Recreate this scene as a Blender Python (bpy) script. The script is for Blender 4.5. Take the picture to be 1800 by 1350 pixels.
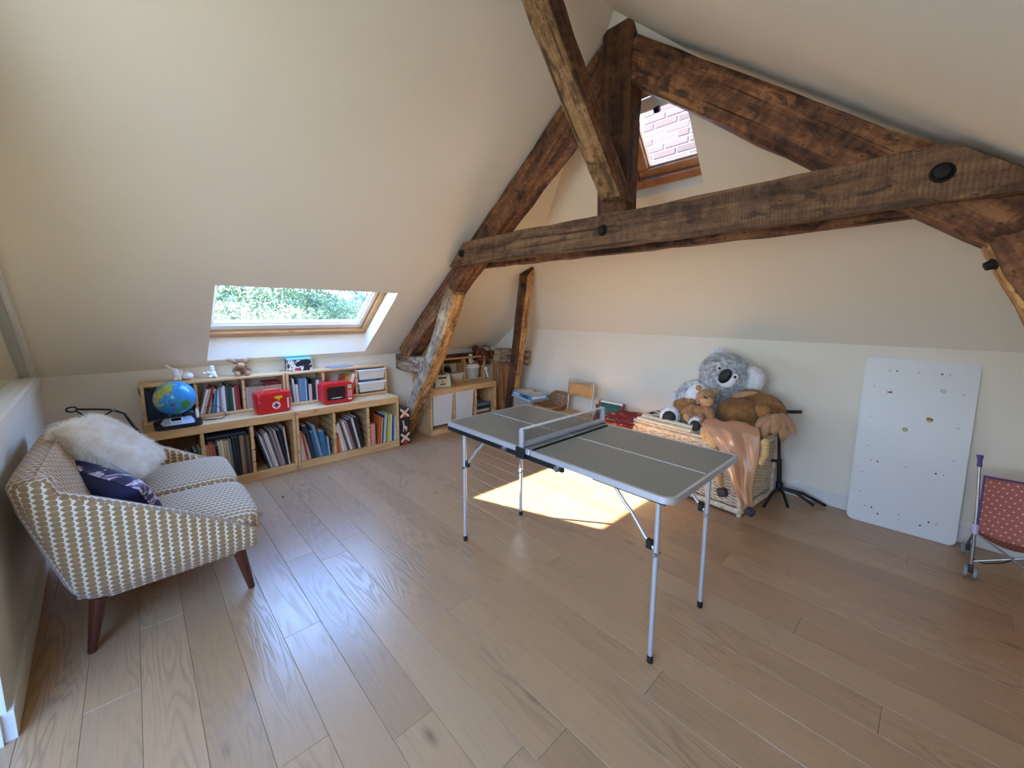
import bpy, math, random
import numpy as np
from mathutils import Vector, Matrix, Euler
random.seed(7); rng = np.random.default_rng(7)
scene = bpy.context.scene
for o in list(bpy.data.objects): bpy.data.objects.remove(o)
COL = scene.collection
PI = math.pi

# ------------------------------------------------------------------ camera
YAW, PITCH, ROLL = [math.radians(a) for a in (-46.18473, 7.54993, 0.50293)]
FPX, PX, PY = 704.528, 910.408, 643.307
CAM = (3.68244, -1.87352, 1.36030)
cam_data = bpy.data.cameras.new('camera'); cam = bpy.data.objects.new('camera', cam_data); COL.objects.link(cam)
fw = Vector((math.sin(YAW)*math.cos(PITCH), math.cos(YAW)*math.cos(PITCH), -math.sin(PITCH)))
rt = Vector((math.cos(YAW), -math.sin(YAW), 0)); up = rt.cross(fw)
r2 = math.cos(ROLL)*rt + math.sin(ROLL)*up; u2 = -math.sin(ROLL)*rt + math.cos(ROLL)*up
cam.matrix_world = Matrix(((r2.x, u2.x, -fw.x, CAM[0]), (r2.y, u2.y, -fw.y, CAM[1]), (r2.z, u2.z, -fw.z, CAM[2]), (0, 0, 0, 1)))
cam_data.sensor_width = 36; cam_data.sensor_fit = 'HORIZONTAL'; cam_data.lens = FPX/1800*36
cam_data.shift_x = -(PX-900)/1800; cam_data.shift_y = (PY-675)/1800
cam_data.clip_start = 0.02; cam_data.clip_end = 300
scene.camera = cam

# ------------------------------------------------------------------ sky, sun, exposure
def srgb(c):
    out = []
    for v in c[:3]:
        v = v/255.0
        out.append(v/12.92 if v <= 0.04045 else ((v+0.055)/1.055)**2.4)
    return tuple(out) + (1.0,)
world = bpy.data.worlds.new('sky'); scene.world = world; world.use_nodes = True
wn = world.node_tree.nodes; wl = world.node_tree.links; wn.clear()
wo = wn.new('ShaderNodeOutputWorld'); wb = wn.new('ShaderNodeBackground')
tc = wn.new('ShaderNodeTexCoord'); sep = wn.new('ShaderNodeSeparateXYZ'); rmp = wn.new('ShaderNodeValToRGB')
wl.new(tc.outputs['Generated'], sep.inputs[0]); wl.new(sep.outputs['Z'], rmp.inputs[0]); wl.new(rmp.outputs[0], wb.inputs[0]); wl.new(wb.outputs[0], wo.inputs[0])
cr = rmp.color_ramp
cr.elements[0].position = 0.0; cr.elements[0].color = (0.42, 0.44, 0.40, 1)
cr.elements[1].position = 1.0; cr.elements[1].color = (0.14, 0.34, 1.0, 1)
e = cr.elements.new(0.03); e.color = (0.66, 0.80, 1.0, 1)
e = cr.elements.new(0.45); e.color = (0.24, 0.48, 1.0, 1)
wb.inputs[1].default_value = 4.3
sun_d = bpy.data.lights.new('sun', 'SUN'); sun = bpy.data.objects.new('sun', sun_d); COL.objects.link(sun)
sun.rotation_euler = Vector((1.36, 0.98, -1.0)).to_track_quat('-Z', 'Y').to_euler()
sun_d.energy = 14.0; sun_d.angle = math.radians(0.6); sun_d.color = (1.0, 0.95, 0.82)
sun['label'] = 'afternoon sun'
vs = scene.view_settings
vs.view_transform = 'Standard'; vs.look = 'None'; vs.gamma = 1.0; vs.use_curve_mapping = False
vs.exposure = 2.3
try:
    scene.cycles.max_bounces = 12; scene.cycles.diffuse_bounces = 8; scene.cycles.transparent_max_bounces = 16
    scene.cycles.sample_clamp_indirect = 6.0; scene.cycles.caustics_reflective = False; scene.cycles.caustics_refractive = False
except Exception: pass
def portal(center, normal, w, h):
    # sampling guide for the sky at an opening added behind the camera
    d = bpy.data.lights.new('daylight_portal', 'AREA'); d.shape = 'RECTANGLE'; d.size = w; d.size_y = h
    d.cycles.is_portal = True
    o = bpy.data.objects.new('daylight_portal', d); COL.objects.link(o)
    o.location = center; o.rotation_euler = Vector(normal).to_track_quat('-Z', 'Y').to_euler()
    return o

# ------------------------------------------------------------------ materials
def newmat(name):
    m = bpy.data.materials.new(name); m.use_nodes = True
    nt = m.node_tree; b = nt.nodes['Principled BSDF']
    return m, nt, b
def lk(nt, a, b): nt.links.new(a, b)
def mixrgb(nt, fac, a, b, mode='MIX'):
    n = nt.nodes.new('ShaderNodeMix'); n.data_type = 'RGBA'; n.blend_type = mode
    for i, v in ((0, fac), (6, a), (7, b)):
        if hasattr(v, 'links'): nt.links.new(v, n.inputs[i])
        else: n.inputs[i].default_value = v
    return n.outputs[2]
def mth(nt, op, a, b=0.0, c=None):
    n = nt.nodes.new('ShaderNodeMath'); n.operation = op
    for i, v in enumerate((a, b) if c is None else (a, b, c)):
        if hasattr(v, 'links'): nt.links.new(v, n.inputs[i])
        else: n.inputs[i].default_value = v
    return n.outputs[0]
def coords(nt, scale=(1, 1, 1), kind='Object', rnd=False):
    t = nt.nodes.new('ShaderNodeTexCoord'); mp = nt.nodes.new('ShaderNodeMapping')
    nt.links.new(t.outputs[kind], mp.inputs[0]); mp.inputs['Scale'].default_value = scale
    if rnd:
        oi = nt.nodes.new('ShaderNodeObjectInfo'); v = nt.nodes.new('ShaderNodeVectorMath'); v.operation = 'SCALE'
        cmb = nt.nodes.new('ShaderNodeCombineXYZ')
        for i, k in enumerate((37.0, 19.0, 11.0)): nt.links.new(mth(nt, 'MULTIPLY', oi.outputs['Random'], k), cmb.inputs[i])
        nt.links.new(cmb.outputs[0], mp.inputs['Location'])
    return mp.outputs[0]
def noise(nt, vec, scale=5, detail=3, rough=0.55, dist=0.0):
    n = nt.nodes.new('ShaderNodeTexNoise'); nt.links.new(vec, n.inputs['Vector'])
    n.inputs['Scale'].default_value = scale; n.inputs['Detail'].default_value = detail
    n.inputs['Roughness'].default_value = rough; n.inputs['Distortion'].default_value = dist
    return n.outputs['Fac']
def ramp(nt, fac, stops):
    n = nt.nodes.new('ShaderNodeValToRGB'); nt.links.new(fac, n.inputs[0]); r = n.color_ramp
    while len(r.elements) < len(stops): r.elements.new(0.5)
    for el, (p, c) in zip(r.elements, stops):
        el.position = p; el.color = srgb(c) if max(c) > 1.01 else tuple(c[:3])+(1,)
    return n.outputs[0]
def bump(nt, b, h, strength=0.3, dist=0.01):
    n = nt.nodes.new('ShaderNodeBump'); nt.links.new(h, n.inputs['Height'])
    n.inputs['Strength'].default_value = strength; n.inputs['Distance'].default_value = dist
    nt.links.new(n.outputs[0], b.inputs['Normal'])
_cache = {}
def plain(c, rough=0.6, metal=0.0, var=0.08, scale=30, bmp=0.0, name=None):
    key = (tuple(c), rough, metal, var, scale, bmp)
    if key in _cache: return _cache[key]
    m, nt, b = newmat(name or 'paint_%d_%d_%d' % tuple(int(v) for v in c[:3]))
    base = srgb(c); v = coords(nt); n = noise(nt, v, scale, 3)
    dark = tuple(x*(1-var*2) for x in base[:3])+(1,)
    lk(nt, mixrgb(nt, n, base, dark), b.inputs['Base Color'])
    b.inputs['Roughness'].default_value = rough; b.inputs['Metallic'].default_value = metal
    if bmp: bump(nt, b, n, bmp, 0.004)
    _cache[key] = m; return m
def wall_mat(name, c):
    m, nt, b = newmat(name); v = coords(nt)
    n = noise(nt, v, 1.2, 4); n2 = noise(nt, v, 160, 2)
    col = mixrgb(nt, n, srgb(c), srgb([x*0.97 for x in c]))
    lk(nt, col, b.inputs['Base Color']); b.inputs['Roughness'].default_value = 0.85
    bump(nt, b, n2, 0.06, 0.002); return m
M_WALL = wall_mat('painted_plaster', (238, 231, 214))
M_CEIL = wall_mat('painted_ceiling', (238, 231, 214))
M_TRIM = wall_mat('white_gloss_trim', (226, 226, 220)); M_TRIM.node_tree.nodes['Principled BSDF'].inputs['Roughness'].default_value = 0.45
def oak_floor():
    m, nt, b = newmat('brushed_oak'); oi = nt.nodes.new('ShaderNodeObjectInfo')
    v = coords(nt, (1, 1, 1), rnd=True)
    vl = coords(nt, (1.1, 9, 1), rnd=True)
    # cathedral rings: iso-lines of a long stretched noise field
    f = noise(nt, coords(nt, (0.75, 6.0, 1), rnd=True), 1.0, 3, 0.45, 0.25)
    ring = mth(nt, 'SINE', mth(nt, 'MULTIPLY', f, 150.0)); ring = mth(nt, 'MULTIPLY_ADD', ring, 0.5, 0.5)
    ring = mth(nt, 'POWER', ring, 2.5)
    mask = noise(nt, coords(nt, (0.9, 3.0, 1), rnd=True), 1.3, 1); mask = mth(nt, 'MULTIPLY', mth(nt, 'MAXIMUM', mth(nt, 'SUBTRACT', mask, 0.42), 0.0), 4.0); mask = mth(nt, 'MINIMUM', mask, 1.0)
    fine = noise(nt, coords(nt, (6, 160, 1), rnd=True), 1.0, 3, 0.6)
    broad = noise(nt, vl, 1.0, 4, 0.6)
    base = ramp(nt, oi.outputs['Random'], [(0.0, (166, 126, 84)), (0.35, (186, 144, 99)), (0.7, (176, 134, 90)), (1.0, (194, 156, 113))])
    c = mixrgb(nt, mth(nt, 'MULTIPLY', broad, 0.5), base, srgb((152, 126, 100)))
    g = mth(nt, 'MULTIPLY', mth(nt, 'MULTIPLY', ring, mask), 0.42)
    c = mixrgb(nt, g, c, srgb((112, 86, 62)))
    c = mixrgb(nt, mth(nt, 'MULTIPLY', mth(nt, 'MAXIMUM', mth(nt, 'SUBTRACT', fine, 0.5), 0), 0.9), c, srgb((120, 95, 70)))
    # knots
    vo = nt.nodes.new('ShaderNodeTexVoronoi'); lk(nt, coords(nt, (1.3, 3.4, 1), rnd=True), vo.inputs['Vector']); vo.inputs['Scale'].default_value = 1.1; vo.inputs['Randomness'].default_value = 1.0
    kn = mth(nt, 'SUBTRACT', 1.0, mth(nt, 'MINIMUM', mth(nt, 'MULTIPLY', mth(nt, 'ADD', vo.outputs['Distance'], mth(nt, 'MULTIPLY', mth(nt, 'SUBTRACT', broad, 0.5), 0.12)), 13.0), 1.0)); kn = mth(nt, 'POWER', mth(nt, 'MAXIMUM', kn, 0.0), 1.2)
    c = mixrgb(nt, mth(nt, 'MULTIPLY', kn, 0.8), c, srgb((82, 60, 44)))
    lk(nt, c, b.inputs['Base Color'])
    lk(nt, mth(nt, 'MULTIPLY_ADD', ring, 0.10, 0.30), b.inputs['Roughness']); b.inputs['Specular IOR Level'].default_value = 0.7; b.inputs['Coat Weight'].default_value = 0.35; b.inputs['Coat Roughness'].default_value = 0.28
    h = mth(nt, 'SUBTRACT', mth(nt, 'MULTIPLY', fine, 0.4), mth(nt, 'MULTIPLY', g, 1.6))
    bump(nt, b, h, 0.28, 0.003); return m
M_FLOOR = oak_floor()
def beam_mat(name, dark, mid, light, bias=0.5, saw=0.0, bstr=0.7, red=0.0):
    m, nt, b = newmat(name)
    g = noise(nt, coords(nt, (1.6, 22, 22), rnd=True), 1.0, 5, 0.65, 0.4)
    p = noise(nt, coords(nt, (3.5, 6, 6), rnd=True), 1.0, 4, 0.6, 0.5)
    hack = noise(nt, coords(nt, (16, 9, 9), rnd=True), 1.5, 5, 0.75)
    mixv = mth(nt, 'ADD', mth(nt, 'MULTIPLY', g, 0.45), mth(nt, 'ADD', mth(nt, 'MULTIPLY', p, 0.35), mth(nt, 'MULTIPLY', hack, 0.35)))
    c = ramp(nt, mixv, [(bias-0.09, dark), (bias+0.02, mid), (bias+0.13, light)])
    crack = noise(nt, coords(nt, (1.2, 34, 34), rnd=True), 1.0, 2, 0.4, 0.6)
    cr_ = mth(nt, 'MINIMUM', mth(nt, 'MULTIPLY', mth(nt, 'MAXIMUM', mth(nt, 'SUBTRACT', crack, 0.64), 0.0), 14.0), 1.0)
    c = mixrgb(nt, mth(nt, 'MULTIPLY', cr_, 0.8), c, srgb((28, 15, 8)))
    # worm holes and small dark pits
    vo = nt.nodes.new('ShaderNodeTexVoronoi'); lk(nt, coords(nt, (14, 28, 28), rnd=True), vo.inputs['Vector']); vo.inputs['Scale'].default_value = 1.6
    pit = mth(nt, 'MULTIPLY', mth(nt, 'LESS_THAN', vo.outputs['Distance'], 0.17), mth(nt, 'GREATER_THAN', hack, 0.5))
    c = mixrgb(nt, mth(nt, 'MULTIPLY', pit, 0.7), c, srgb((34, 18, 9)))
    if saw:
        w = nt.nodes.new('ShaderNodeTexWave'); w.wave_type = 'BANDS'; w.bands_direction = 'X'; lk(nt, coords(nt, (1, 1, 1), rnd=True), w.inputs['Vector'])
        w.inputs['Scale'].default_value = 22; w.inputs['Distortion'].default_value = 1.5; w.inputs['Detail'].default_value = 2
        c = mixrgb(nt, mth(nt, 'MULTIPLY', mth(nt, 'POWER', w.outputs['Fac'], 3.0), mth(nt, 'MULTIPLY', mth(nt, 'MINIMUM', mth(nt, 'MULTIPLY', mth(nt, 'MAXIMUM', mth(nt, 'SUBTRACT', p, 0.40), 0.0), 5.0), 1.0), saw)), c, srgb((44, 26, 14)))
    blot = noise(nt, coords(nt, (5, 10, 10), rnd=True), 1.4, 3, 0.6, 0.8)
    c = mixrgb(nt, mth(nt, 'MULTIPLY', mth(nt, 'MINIMUM', mth(nt, 'MULTIPLY', mth(nt, 'MAXIMUM', mth(nt, 'SUBTRACT', blot, 0.55), 0.0), 12.0), 1.0), 0.75), c, srgb(dark))
    lk(nt, c, b.inputs['Base Color']); b.inputs['Roughness'].default_value = 0.72
    h = mth(nt, 'SUBTRACT', mth(nt, 'ADD', mth(nt, 'MULTIPLY', g, 0.6), mth(nt, 'MULTIPLY', hack, 0.7)), mth(nt, 'ADD', cr_, mth(nt, 'MULTIPLY', pit, 0.5)))
    bump(nt, b, h, bstr, 0.02); return m
M_BEAM = beam_mat('old_oak_brown', (50, 26, 14), (112, 70, 42), (166, 114, 72), 0.56)
M_BEAM_SAW = beam_mat('old_oak_sawn', (60, 38, 22), (112, 80, 52), (146, 110, 74), 0.56, saw=0.45, bstr=0.5)
M_BEAM_DARK = beam_mat('old_oak_dark', (44, 24, 12), (88, 54, 30), (120, 80, 46), 0.57)
M_BEAM_OCHRE = beam_mat('old_oak_ochre', (84, 50, 26), (182, 132, 78), (222, 178, 118), 0.53)
M_BEAM_GREY = beam_mat('old_oak_grey', (70, 48, 34), (134, 108, 82), (182, 160, 130), 0.53)
def pine(name, c1, c2, gscale=1.0):
    m, nt, b = newmat(name)
    g = noise(nt, coords(nt, (18*gscale, 2.2*gscale, 18*gscale), rnd=True), 1.0, 4, 0.6, 0.3)
    vo = nt.nodes.new('ShaderNodeTexVoronoi'); lk(nt, coords(nt, (7, 4, 7), rnd=True), vo.inputs['Vector']); vo.inputs['Scale'].default_value = 1.1
    kn = mth(nt, 'POWER', mth(nt, 'SUBTRACT', 1.0, mth(nt, 'MINIMUM', mth(nt, 'MULTIPLY', vo.outputs['Distance'], 6.0), 1.0)), 1.4)
    c = ramp(nt, g, [(0.3, c2), (0.62, c1)])
    c = mixrgb(nt, mth(nt, 'MULTIPLY', kn, 0.75), c, srgb((120, 66, 30)))
    lk(nt, c, b.inputs['Base Color']); b.inputs['Roughness'].default_value = 0.5
    bump(nt, b, g, 0.08, 0.002); return m
M_PINE = pine('pine', (222, 182, 128), (196, 148, 94))
M_PINE_DK = pine('stained_pine', (170, 112, 62), (140, 86, 44))
M_SASH = pine('window_pine', (205, 160, 110), (180, 134, 86))
M_BLACK = plain((22, 22, 24), 0.4); M_DKGREY = plain((60, 62, 64), 0.5)
M_ALU = plain((205, 207, 210), 0.35, 0.6, 0.03); M_STEEL = plain((170, 172, 172), 0.3, 0.9, 0.05)
M_WHITE = plain((235, 234, 228), 0.5, 0, 0.03); M_IRON = plain((34, 30, 28), 0.6, 0.6, 0.1, 60, 0.4)
M_PAPER = plain((226, 218, 200), 0.8, 0, 0.1, 90)
def glass_mat(name, tint=(1, 1, 1), gloss=0.06):
    m = bpy.data.materials.new(name); m.use_nodes = True; nt = m.node_tree; nt.nodes.clear()
    o = nt.nodes.new('ShaderNodeOutputMaterial'); t = nt.nodes.new('ShaderNodeBsdfTransparent'); g = nt.nodes.new('ShaderNodeBsdfGlossy')
    t.inputs[0].default_value = tuple(tint)+(1,); g.inputs['Roughness'].default_value = 0.02
    f = nt.nodes.new('ShaderNodeLayerWeight'); f.inputs[0].default_value = 0.5
    mx = nt.nodes.new('ShaderNodeMixShader'); lk(nt, mth(nt, 'MULTIPLY_ADD', mth(nt, 'POWER', f.outputs['Facing'], 5.0), 0.5, 0.02), mx.inputs[0]); lk(nt, t.outputs[0], mx.inputs[1]); lk(nt, g.outputs[0], mx.inputs[2]); lk(nt, mx.outputs[0], o.inputs[0])
    return m
M_GLASS = glass_mat('clear_glass', (0.97, 0.985, 0.98))
def milky(name, c, alpha=0.75):
    m, nt, b = newmat(name); b.inputs['Base Color'].default_value = srgb(c); b.inputs['Roughness'].default_value = 0.35
    b.inputs['Alpha'].default_value = alpha; return m
M_BIN = milky('frosted_plastic', (226, 226, 220), 0.93)
M_CLEARBOX = milky('clear_plastic', (214, 216, 210), 0.5)

# ------------------------------------------------------------------ mesh building
class MB:
    def __init__(s): s.v = []; s.f = []; s.m = []; s.mi = 0
    def add(s, vs, fs, T=None):
        o = len(s.v)
        if T is not None: vs = [tuple(T @ Vector(p)) for p in vs]
        s.v += [tuple(p) for p in vs]; s.f += [tuple(i+o for i in f) for f in fs]; s.m += [s.mi]*len(fs); return s
    def box(s, x0, y0, z0, x1, y1, z1, bev=0.0, T=None):
        if x0 > x1: x0, x1 = x1, x0
        if y0 > y1: y0, y1 = y1, y0
        if z0 > z1: z0, z1 = z1, z0
        if bev <= 0:
            vs = [(x, y, z) for x in (x0, x1) for y in (y0, y1) for z in (z0, z1)]
            fs = [(0, 1, 3, 2), (4, 6, 7, 5), (0, 4, 5, 1), (2, 3, 7, 6), (0, 2, 6, 4), (1, 5, 7, 3)]
            return s.add(vs, fs, T)
        b = min(bev, (x1-x0)*0.45, (y1-y0)*0.45, (z1-z0)*0.45)
        vs = []; idx = {}
        for ix in (0, 1):
            for iy in (0, 1):
                for iz in (0, 1):
                    X = (x0, x1)[ix]; Y = (y0, y1)[iy]; Z = (z0, z1)[iz]
                    dx = b*(1-2*ix); dy = b*(1-2*iy); dz = b*(1-2*iz)
                    for k, p in enumerate(((X, Y+dy, Z+dz), (X+dx, Y, Z+dz), (X+dx, Y+dy, Z))):
                        idx[ix, iy, iz, k] = len(vs); vs.append(p)
        fs = []
        for a in (0, 1):
            fs.append([idx[a, j, k, 0] for j, k in ((0, 0), (0, 1), (1, 1), (1, 0))][::(1 if a == 0 else -1)])
            fs.append([idx[j, a, k, 1] for j, k in ((0, 0), (1, 0), (1, 1), (0, 1))][::(1 if a == 0 else -1)])
            fs.append([idx[j, k, a, 2] for j, k in ((0, 0), (0, 1), (1, 1), (1, 0))][::(1 if a == 0 else -1)])
        for i in (0, 1):
            for j in (0, 1):
                fs.append((idx[i, j, 0, 0], idx[i, j, 0, 1], idx[i, j, 1, 1], idx[i, j, 1, 0]))
                fs.append((idx[i, 0, j, 0], idx[i, 0, j, 2], idx[i, 1, j, 2], idx[i, 1, j, 0]))
                fs.append((idx[0, i, j, 1], idx[0, i, j, 2], idx[1, i, j, 2], idx[1, i, j, 1]))
                for k in (0, 1): fs.append((idx[i, j, k, 0], idx[i, j, k, 1], idx[i, j, k, 2]))
        return s.add(vs, fs, T)
    def tube(s, pts, r, seg=10, caps=True, flat=1.0, closed=False):
        pts = [Vector(p) for p in pts]; n = len(pts); rs = r if isinstance(r, (list, tuple)) else [r]*n
        vs = []; fs = []; ref = None
        for i, p in enumerate(pts):
            if closed: d = pts[(i+1) % n]-pts[i-1]
            else: d = pts[min(i+1, n-1)]-pts[max(i-1, 0)]
            d.normalize()
            if ref is None: ref = Vector((0, 0, 1)) if abs(d.z) < 0.9 else Vector((1, 0, 0))
            a = d.cross(ref); a.normalize(); b = a.cross(d); ref = b
            for k in range(seg):
                t = 2*PI*k/seg; vs.append(p + a*math.cos(t)*rs[i] + b*math.sin(t)*rs[i]*flat)
        for i in range(n if closed else n-1):
            j = (i+1) % n
            for k in range(seg):
                fs.append((i*seg+k, i*seg+(k+1) % seg, j*seg+(k+1) % seg, j*seg+k))
        if caps and not closed: fs.append(tuple(range(seg))[::-1]); fs.append(tuple((n-1)*seg+k for k in range(seg)))
        return s.add(vs, fs)
    def lathe(s, prof, seg=24, T=None):
        vs = []; fs = []
        for (r, z) in prof:
            for k in range(seg):
                t = 2*PI*k/seg; vs.append((r*math.cos(t), r*math.sin(t), z))
        for i in range(len(prof)-1):
            for k in range(seg): fs.append((i*seg+k, i*seg+(k+1) % seg, (i+1)*seg+(k+1) % seg, (i+1)*seg+k))
        if prof[0][0] > 1e-4: fs.append(tuple(range(seg))[::-1])
        if prof[-1][0] > 1e-4: fs.append(tuple((len(prof)-1)*seg+k for k in range(seg)))
        return s.add(vs, fs, T)
    def ellip(s, c, r, R=None, seg=20, rings=14, wob=0.0):
        if not hasattr(r, '__len__'): r = (r, r, r)
        R = (Euler(R).to_matrix() if R is not None else Matrix.Identity(3)); c = Vector(c); vs = []; fs = []
        vs.append(c + R @ Vector((0, 0, -r[2])))
        for i in range(1, rings):
            ph = -PI/2 + PI*i/rings
            for k in range(seg):
                t = 2*PI*k/seg; w = 1+wob*(random.random()-0.5)
                vs.append(c + R @ Vector((r[0]*math.cos(ph)*math.cos(t)*w, r[1]*math.cos(ph)*math.sin(t)*w, r[2]*math.sin(ph)*w)))
        vs.append(c + R @ Vector((0, 0, r[2]))); n = len(vs)-1
        for k in range(seg): fs.append((0, 1+(k+1) % seg, 1+k)); fs.append((n, n-seg+k, n-seg+(k+1) % seg))
        for i in range(rings-2):
            for k in range(seg): a = 1+i*seg; fs.append((a+k, a+(k+1) % seg, a+seg+(k+1) % seg, a+seg+k))
        return s.add(vs, fs)
    def prism(s, poly, d0, d1, axis='z', T=None):
        # poly in the plane orthogonal to axis; extruded from d0 to d1
        def P(a, b, d): return {'z': (a, b, d), 'y': (a, d, b), 'x': (d, a, b)}[axis]
        n = len(poly); vs = [P(a, b, d0) for a, b in poly]+[P(a, b, d1) for a, b in poly]
        fs = [tuple(range(n))[::-1], tuple(range(n, 2*n))]+[(i, (i+1) % n, n+(i+1) % n, n+i) for i in range(n)]
        return s.add(vs, fs, T)
    def grid(s, fn, nu, nv, closeu=False):
        vs = [fn(i/(nu if closeu else nu-1), j/(nv-1)) for i in range(nu) for j in range(nv)]; fs = []
        for i in range(nu if closeu else nu-1):
            for j in range(nv-1):
                a = i*nv+j; b = ((i+1) % nu)*nv+j; fs.append((a, b, b+1, a+1))
        return s.add(vs, fs)
    def build(s, name, mats, parent=None, loc=(0, 0, 0), rot=(0, 0, 0), smooth=None, uv=False, fixn=True, **props):
        me = bpy.data.meshes.new(name); me.from_pydata([tuple(p) for p in s.v], [], s.f)
        if not isinstance(mats, (list, tuple)): mats = [mats]
        for m in mats: me.materials.append(m)
        if len(mats) > 1: me.polygons.foreach_set('material_index', s.m)
        if fixn:
            import bmesh
            bm = bmesh.new(); bm.from_mesh(me); bmesh.ops.recalc_face_normals(bm, faces=bm.faces); bm.to_mesh(me); bm.free()
        if uv:
            ul = me.uv_layers.new(name='UVMap')
            for p in me.polygons:
                n = p.normal; ax = max(range(3), key=lambda i: abs(n[i])*(1.15 if i == 0 else 1))
                for li in p.loop_indices:
                    co = me.vertices[me.loops[li].vertex_index].co
                    ul.data[li].uv = (co[1], co[2]) if ax == 0 else ((co[0], co[2]) if ax == 1 else (co[0], co[1]))
        if smooth is not None:
            me.shade_smooth(); 
            if smooth < 180: me.set_sharp_from_angle(angle=math.radians(smooth))
        o = bpy.data.objects.new(name, me); COL.objects.link(o); o.location = loc; o.rotation_euler = rot
        if parent is not None: o.parent = parent
        for k, v in props.items(): o[k] = v
        return o
def tag(o, label, cat, group=None):
    o['label'] = label; o['category'] = cat
    if group: o['group'] = group
    return o
def thing(name, label, cat, loc=(0, 0, 0), rot=(0, 0, 0), group=None):
    o = bpy.data.objects.new(name, None); o.empty_display_size = 0.05; COL.objects.link(o); o.location = loc; o.rotation_euler = rot
    return tag(o, label, cat, group)
def structure(mb, name, m, **k):
    o = mb.build(name, m, **k); o['kind'] = 'structure'; return o
def frame_matrix(o, X, Y, Z):
    X, Y, Z, o = Vector(X).normalized(), Vector(Y).normalized(), Vector(Z).normalized(), Vector(o)
    return Matrix(((X.x, Y.x, Z.x, o.x), (X.y, Y.y, Z.y, o.y), (X.z, Y.z, Z.z, o.z), (0, 0, 0, 1)))

M_BEAM_WORN = beam_mat('old_oak_mottled', (70, 44, 26), (134, 98, 60), (178, 142, 96), 0.53, bstr=0.9)

# ------------------------------------------------------------------ room shell
SL = 0.755; KX0, KX1, KZ = -0.46, 5.06, 0.90; RX = 2.30; RZ = KZ + SL*(RX-KX0)
YB = 1.66; CZ = 1.167; HS = 1.2               # back wall, crease height, slope of the hip
YEND = -4.6
def zL(x): return KZ + SL*(x-KX0)
def zR(x): return KZ + SL*(KX1-x)
def yH(z): return YB - (z-CZ)/HS
YAP = yH(RZ)
def slab(mb, outer_i, outer_o, hole_i=None, hole_o=None):
    n = len(outer_i)
    if hole_i is None:
        mb.add(outer_i, [tuple(range(n))]); mb.add(outer_o, [tuple(range(n))])
    else:
        for a, b in ((outer_i, hole_i), (outer_o, hole_o), (hole_i, hole_o)):
            mb.add(list(a)+list(b), [(i, (i+1) % n, n+(i+1) % n, n+i) for i in range(n)])
    mb.add(list(outer_i)+list(outer_o), [(i, (i+1) % n, n+(i+1) % n, n+i) for i in range(n)])
# the left slope, with the opening of window_1; reveals: sill upright, head level
W1 = dict(y0=-1.46, y1=-0.16, x0=-0.39, x1=0.365)
OFF = 0.25
def Lp(x, y, off=0.0): return (x, y, zL(x)+off)
mb = MB()
yl, yr = W1['y0'], W1['y1']; xa, xb = W1['x0'], W1['x1']
xo = 0.26
slab(mb, [Lp(KX0, -2.44), Lp(RX, -2.44), Lp(RX, YAP), Lp(KX0, yH(KZ))], [Lp(KX0, -2.44, OFF), Lp(RX, -2.44, OFF), Lp(RX, YAP, OFF), Lp(KX0, yH(KZ), OFF)],
     [Lp(xa, yl), Lp(xb, yl), Lp(xb, yr), Lp(xa, yr)], [Lp(xa, yl-0.05, OFF), Lp(xo, yl-0.05, OFF), Lp(xo, yr-0.004, OFF), Lp(xa, yr-0.004, OFF)])
structure(mb, 'ceiling', M_CEIL)
# its continuation behind the glazed partition, with an unseen rooflight added to brighten the left ceiling
mb = MB(); W4 = dict(y0=-3.45, y1=-3.05, x0=0.35, x1=0.75)
hi = [Lp(W4['x0'], W4['y0']), Lp(W4['x1'], W4['y0']), Lp(W4['x1'], W4['y1']), Lp(W4['x0'], W4['y1'])]
slab(mb, [Lp(KX0, YEND), Lp(RX, YEND), Lp(RX, -2.44), Lp(KX0, -2.44)], [Lp(KX0, YEND, OFF), Lp(RX, YEND, OFF), Lp(RX, -2.44, OFF), Lp(KX0, -2.44, OFF)], hi, [(a, b, c+OFF) for a, b, c in hi])
structure(mb, 'ceiling', M_CEIL)
# right slope: in view, and its continuation behind the camera with an unseen rooflight added for more daylight
def Rp(x, y, off=0.0): return (x, y, zR(x)+off)
mb = MB(); slab(mb, [Rp(RX, -2.2), Rp(KX1, -2.2), Rp(KX1, yH(KZ)), Rp(RX, YAP)], [Rp(RX, -2.2, OFF), Rp(KX1, -2.2, OFF), Rp(KX1, yH(KZ), OFF), Rp(RX, YAP, OFF)])
structure(mb, 'ceiling', M_CEIL)
mb = MB(); W5 = dict(y0=-4.3, y1=-2.5, x0=2.85, x1=4.5)
hi = [Rp(W5['x0'], W5['y0']), Rp(W5['x1'], W5['y0']), Rp(W5['x1'], W5['y1']), Rp(W5['x0'], W5['y1'])]
slab(mb, [Rp(RX, YEND), Rp(KX1, YEND), Rp(KX1, -2.2), Rp(RX, -2.2)], [Rp(RX, YEND, OFF), Rp(KX1, YEND, OFF), Rp(KX1, -2.2, OFF), Rp(RX, -2.2, OFF)], hi, [(a, b, c+OFF) for a, b, c in hi])
structure(mb, 'ceiling', M_CEIL)
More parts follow.
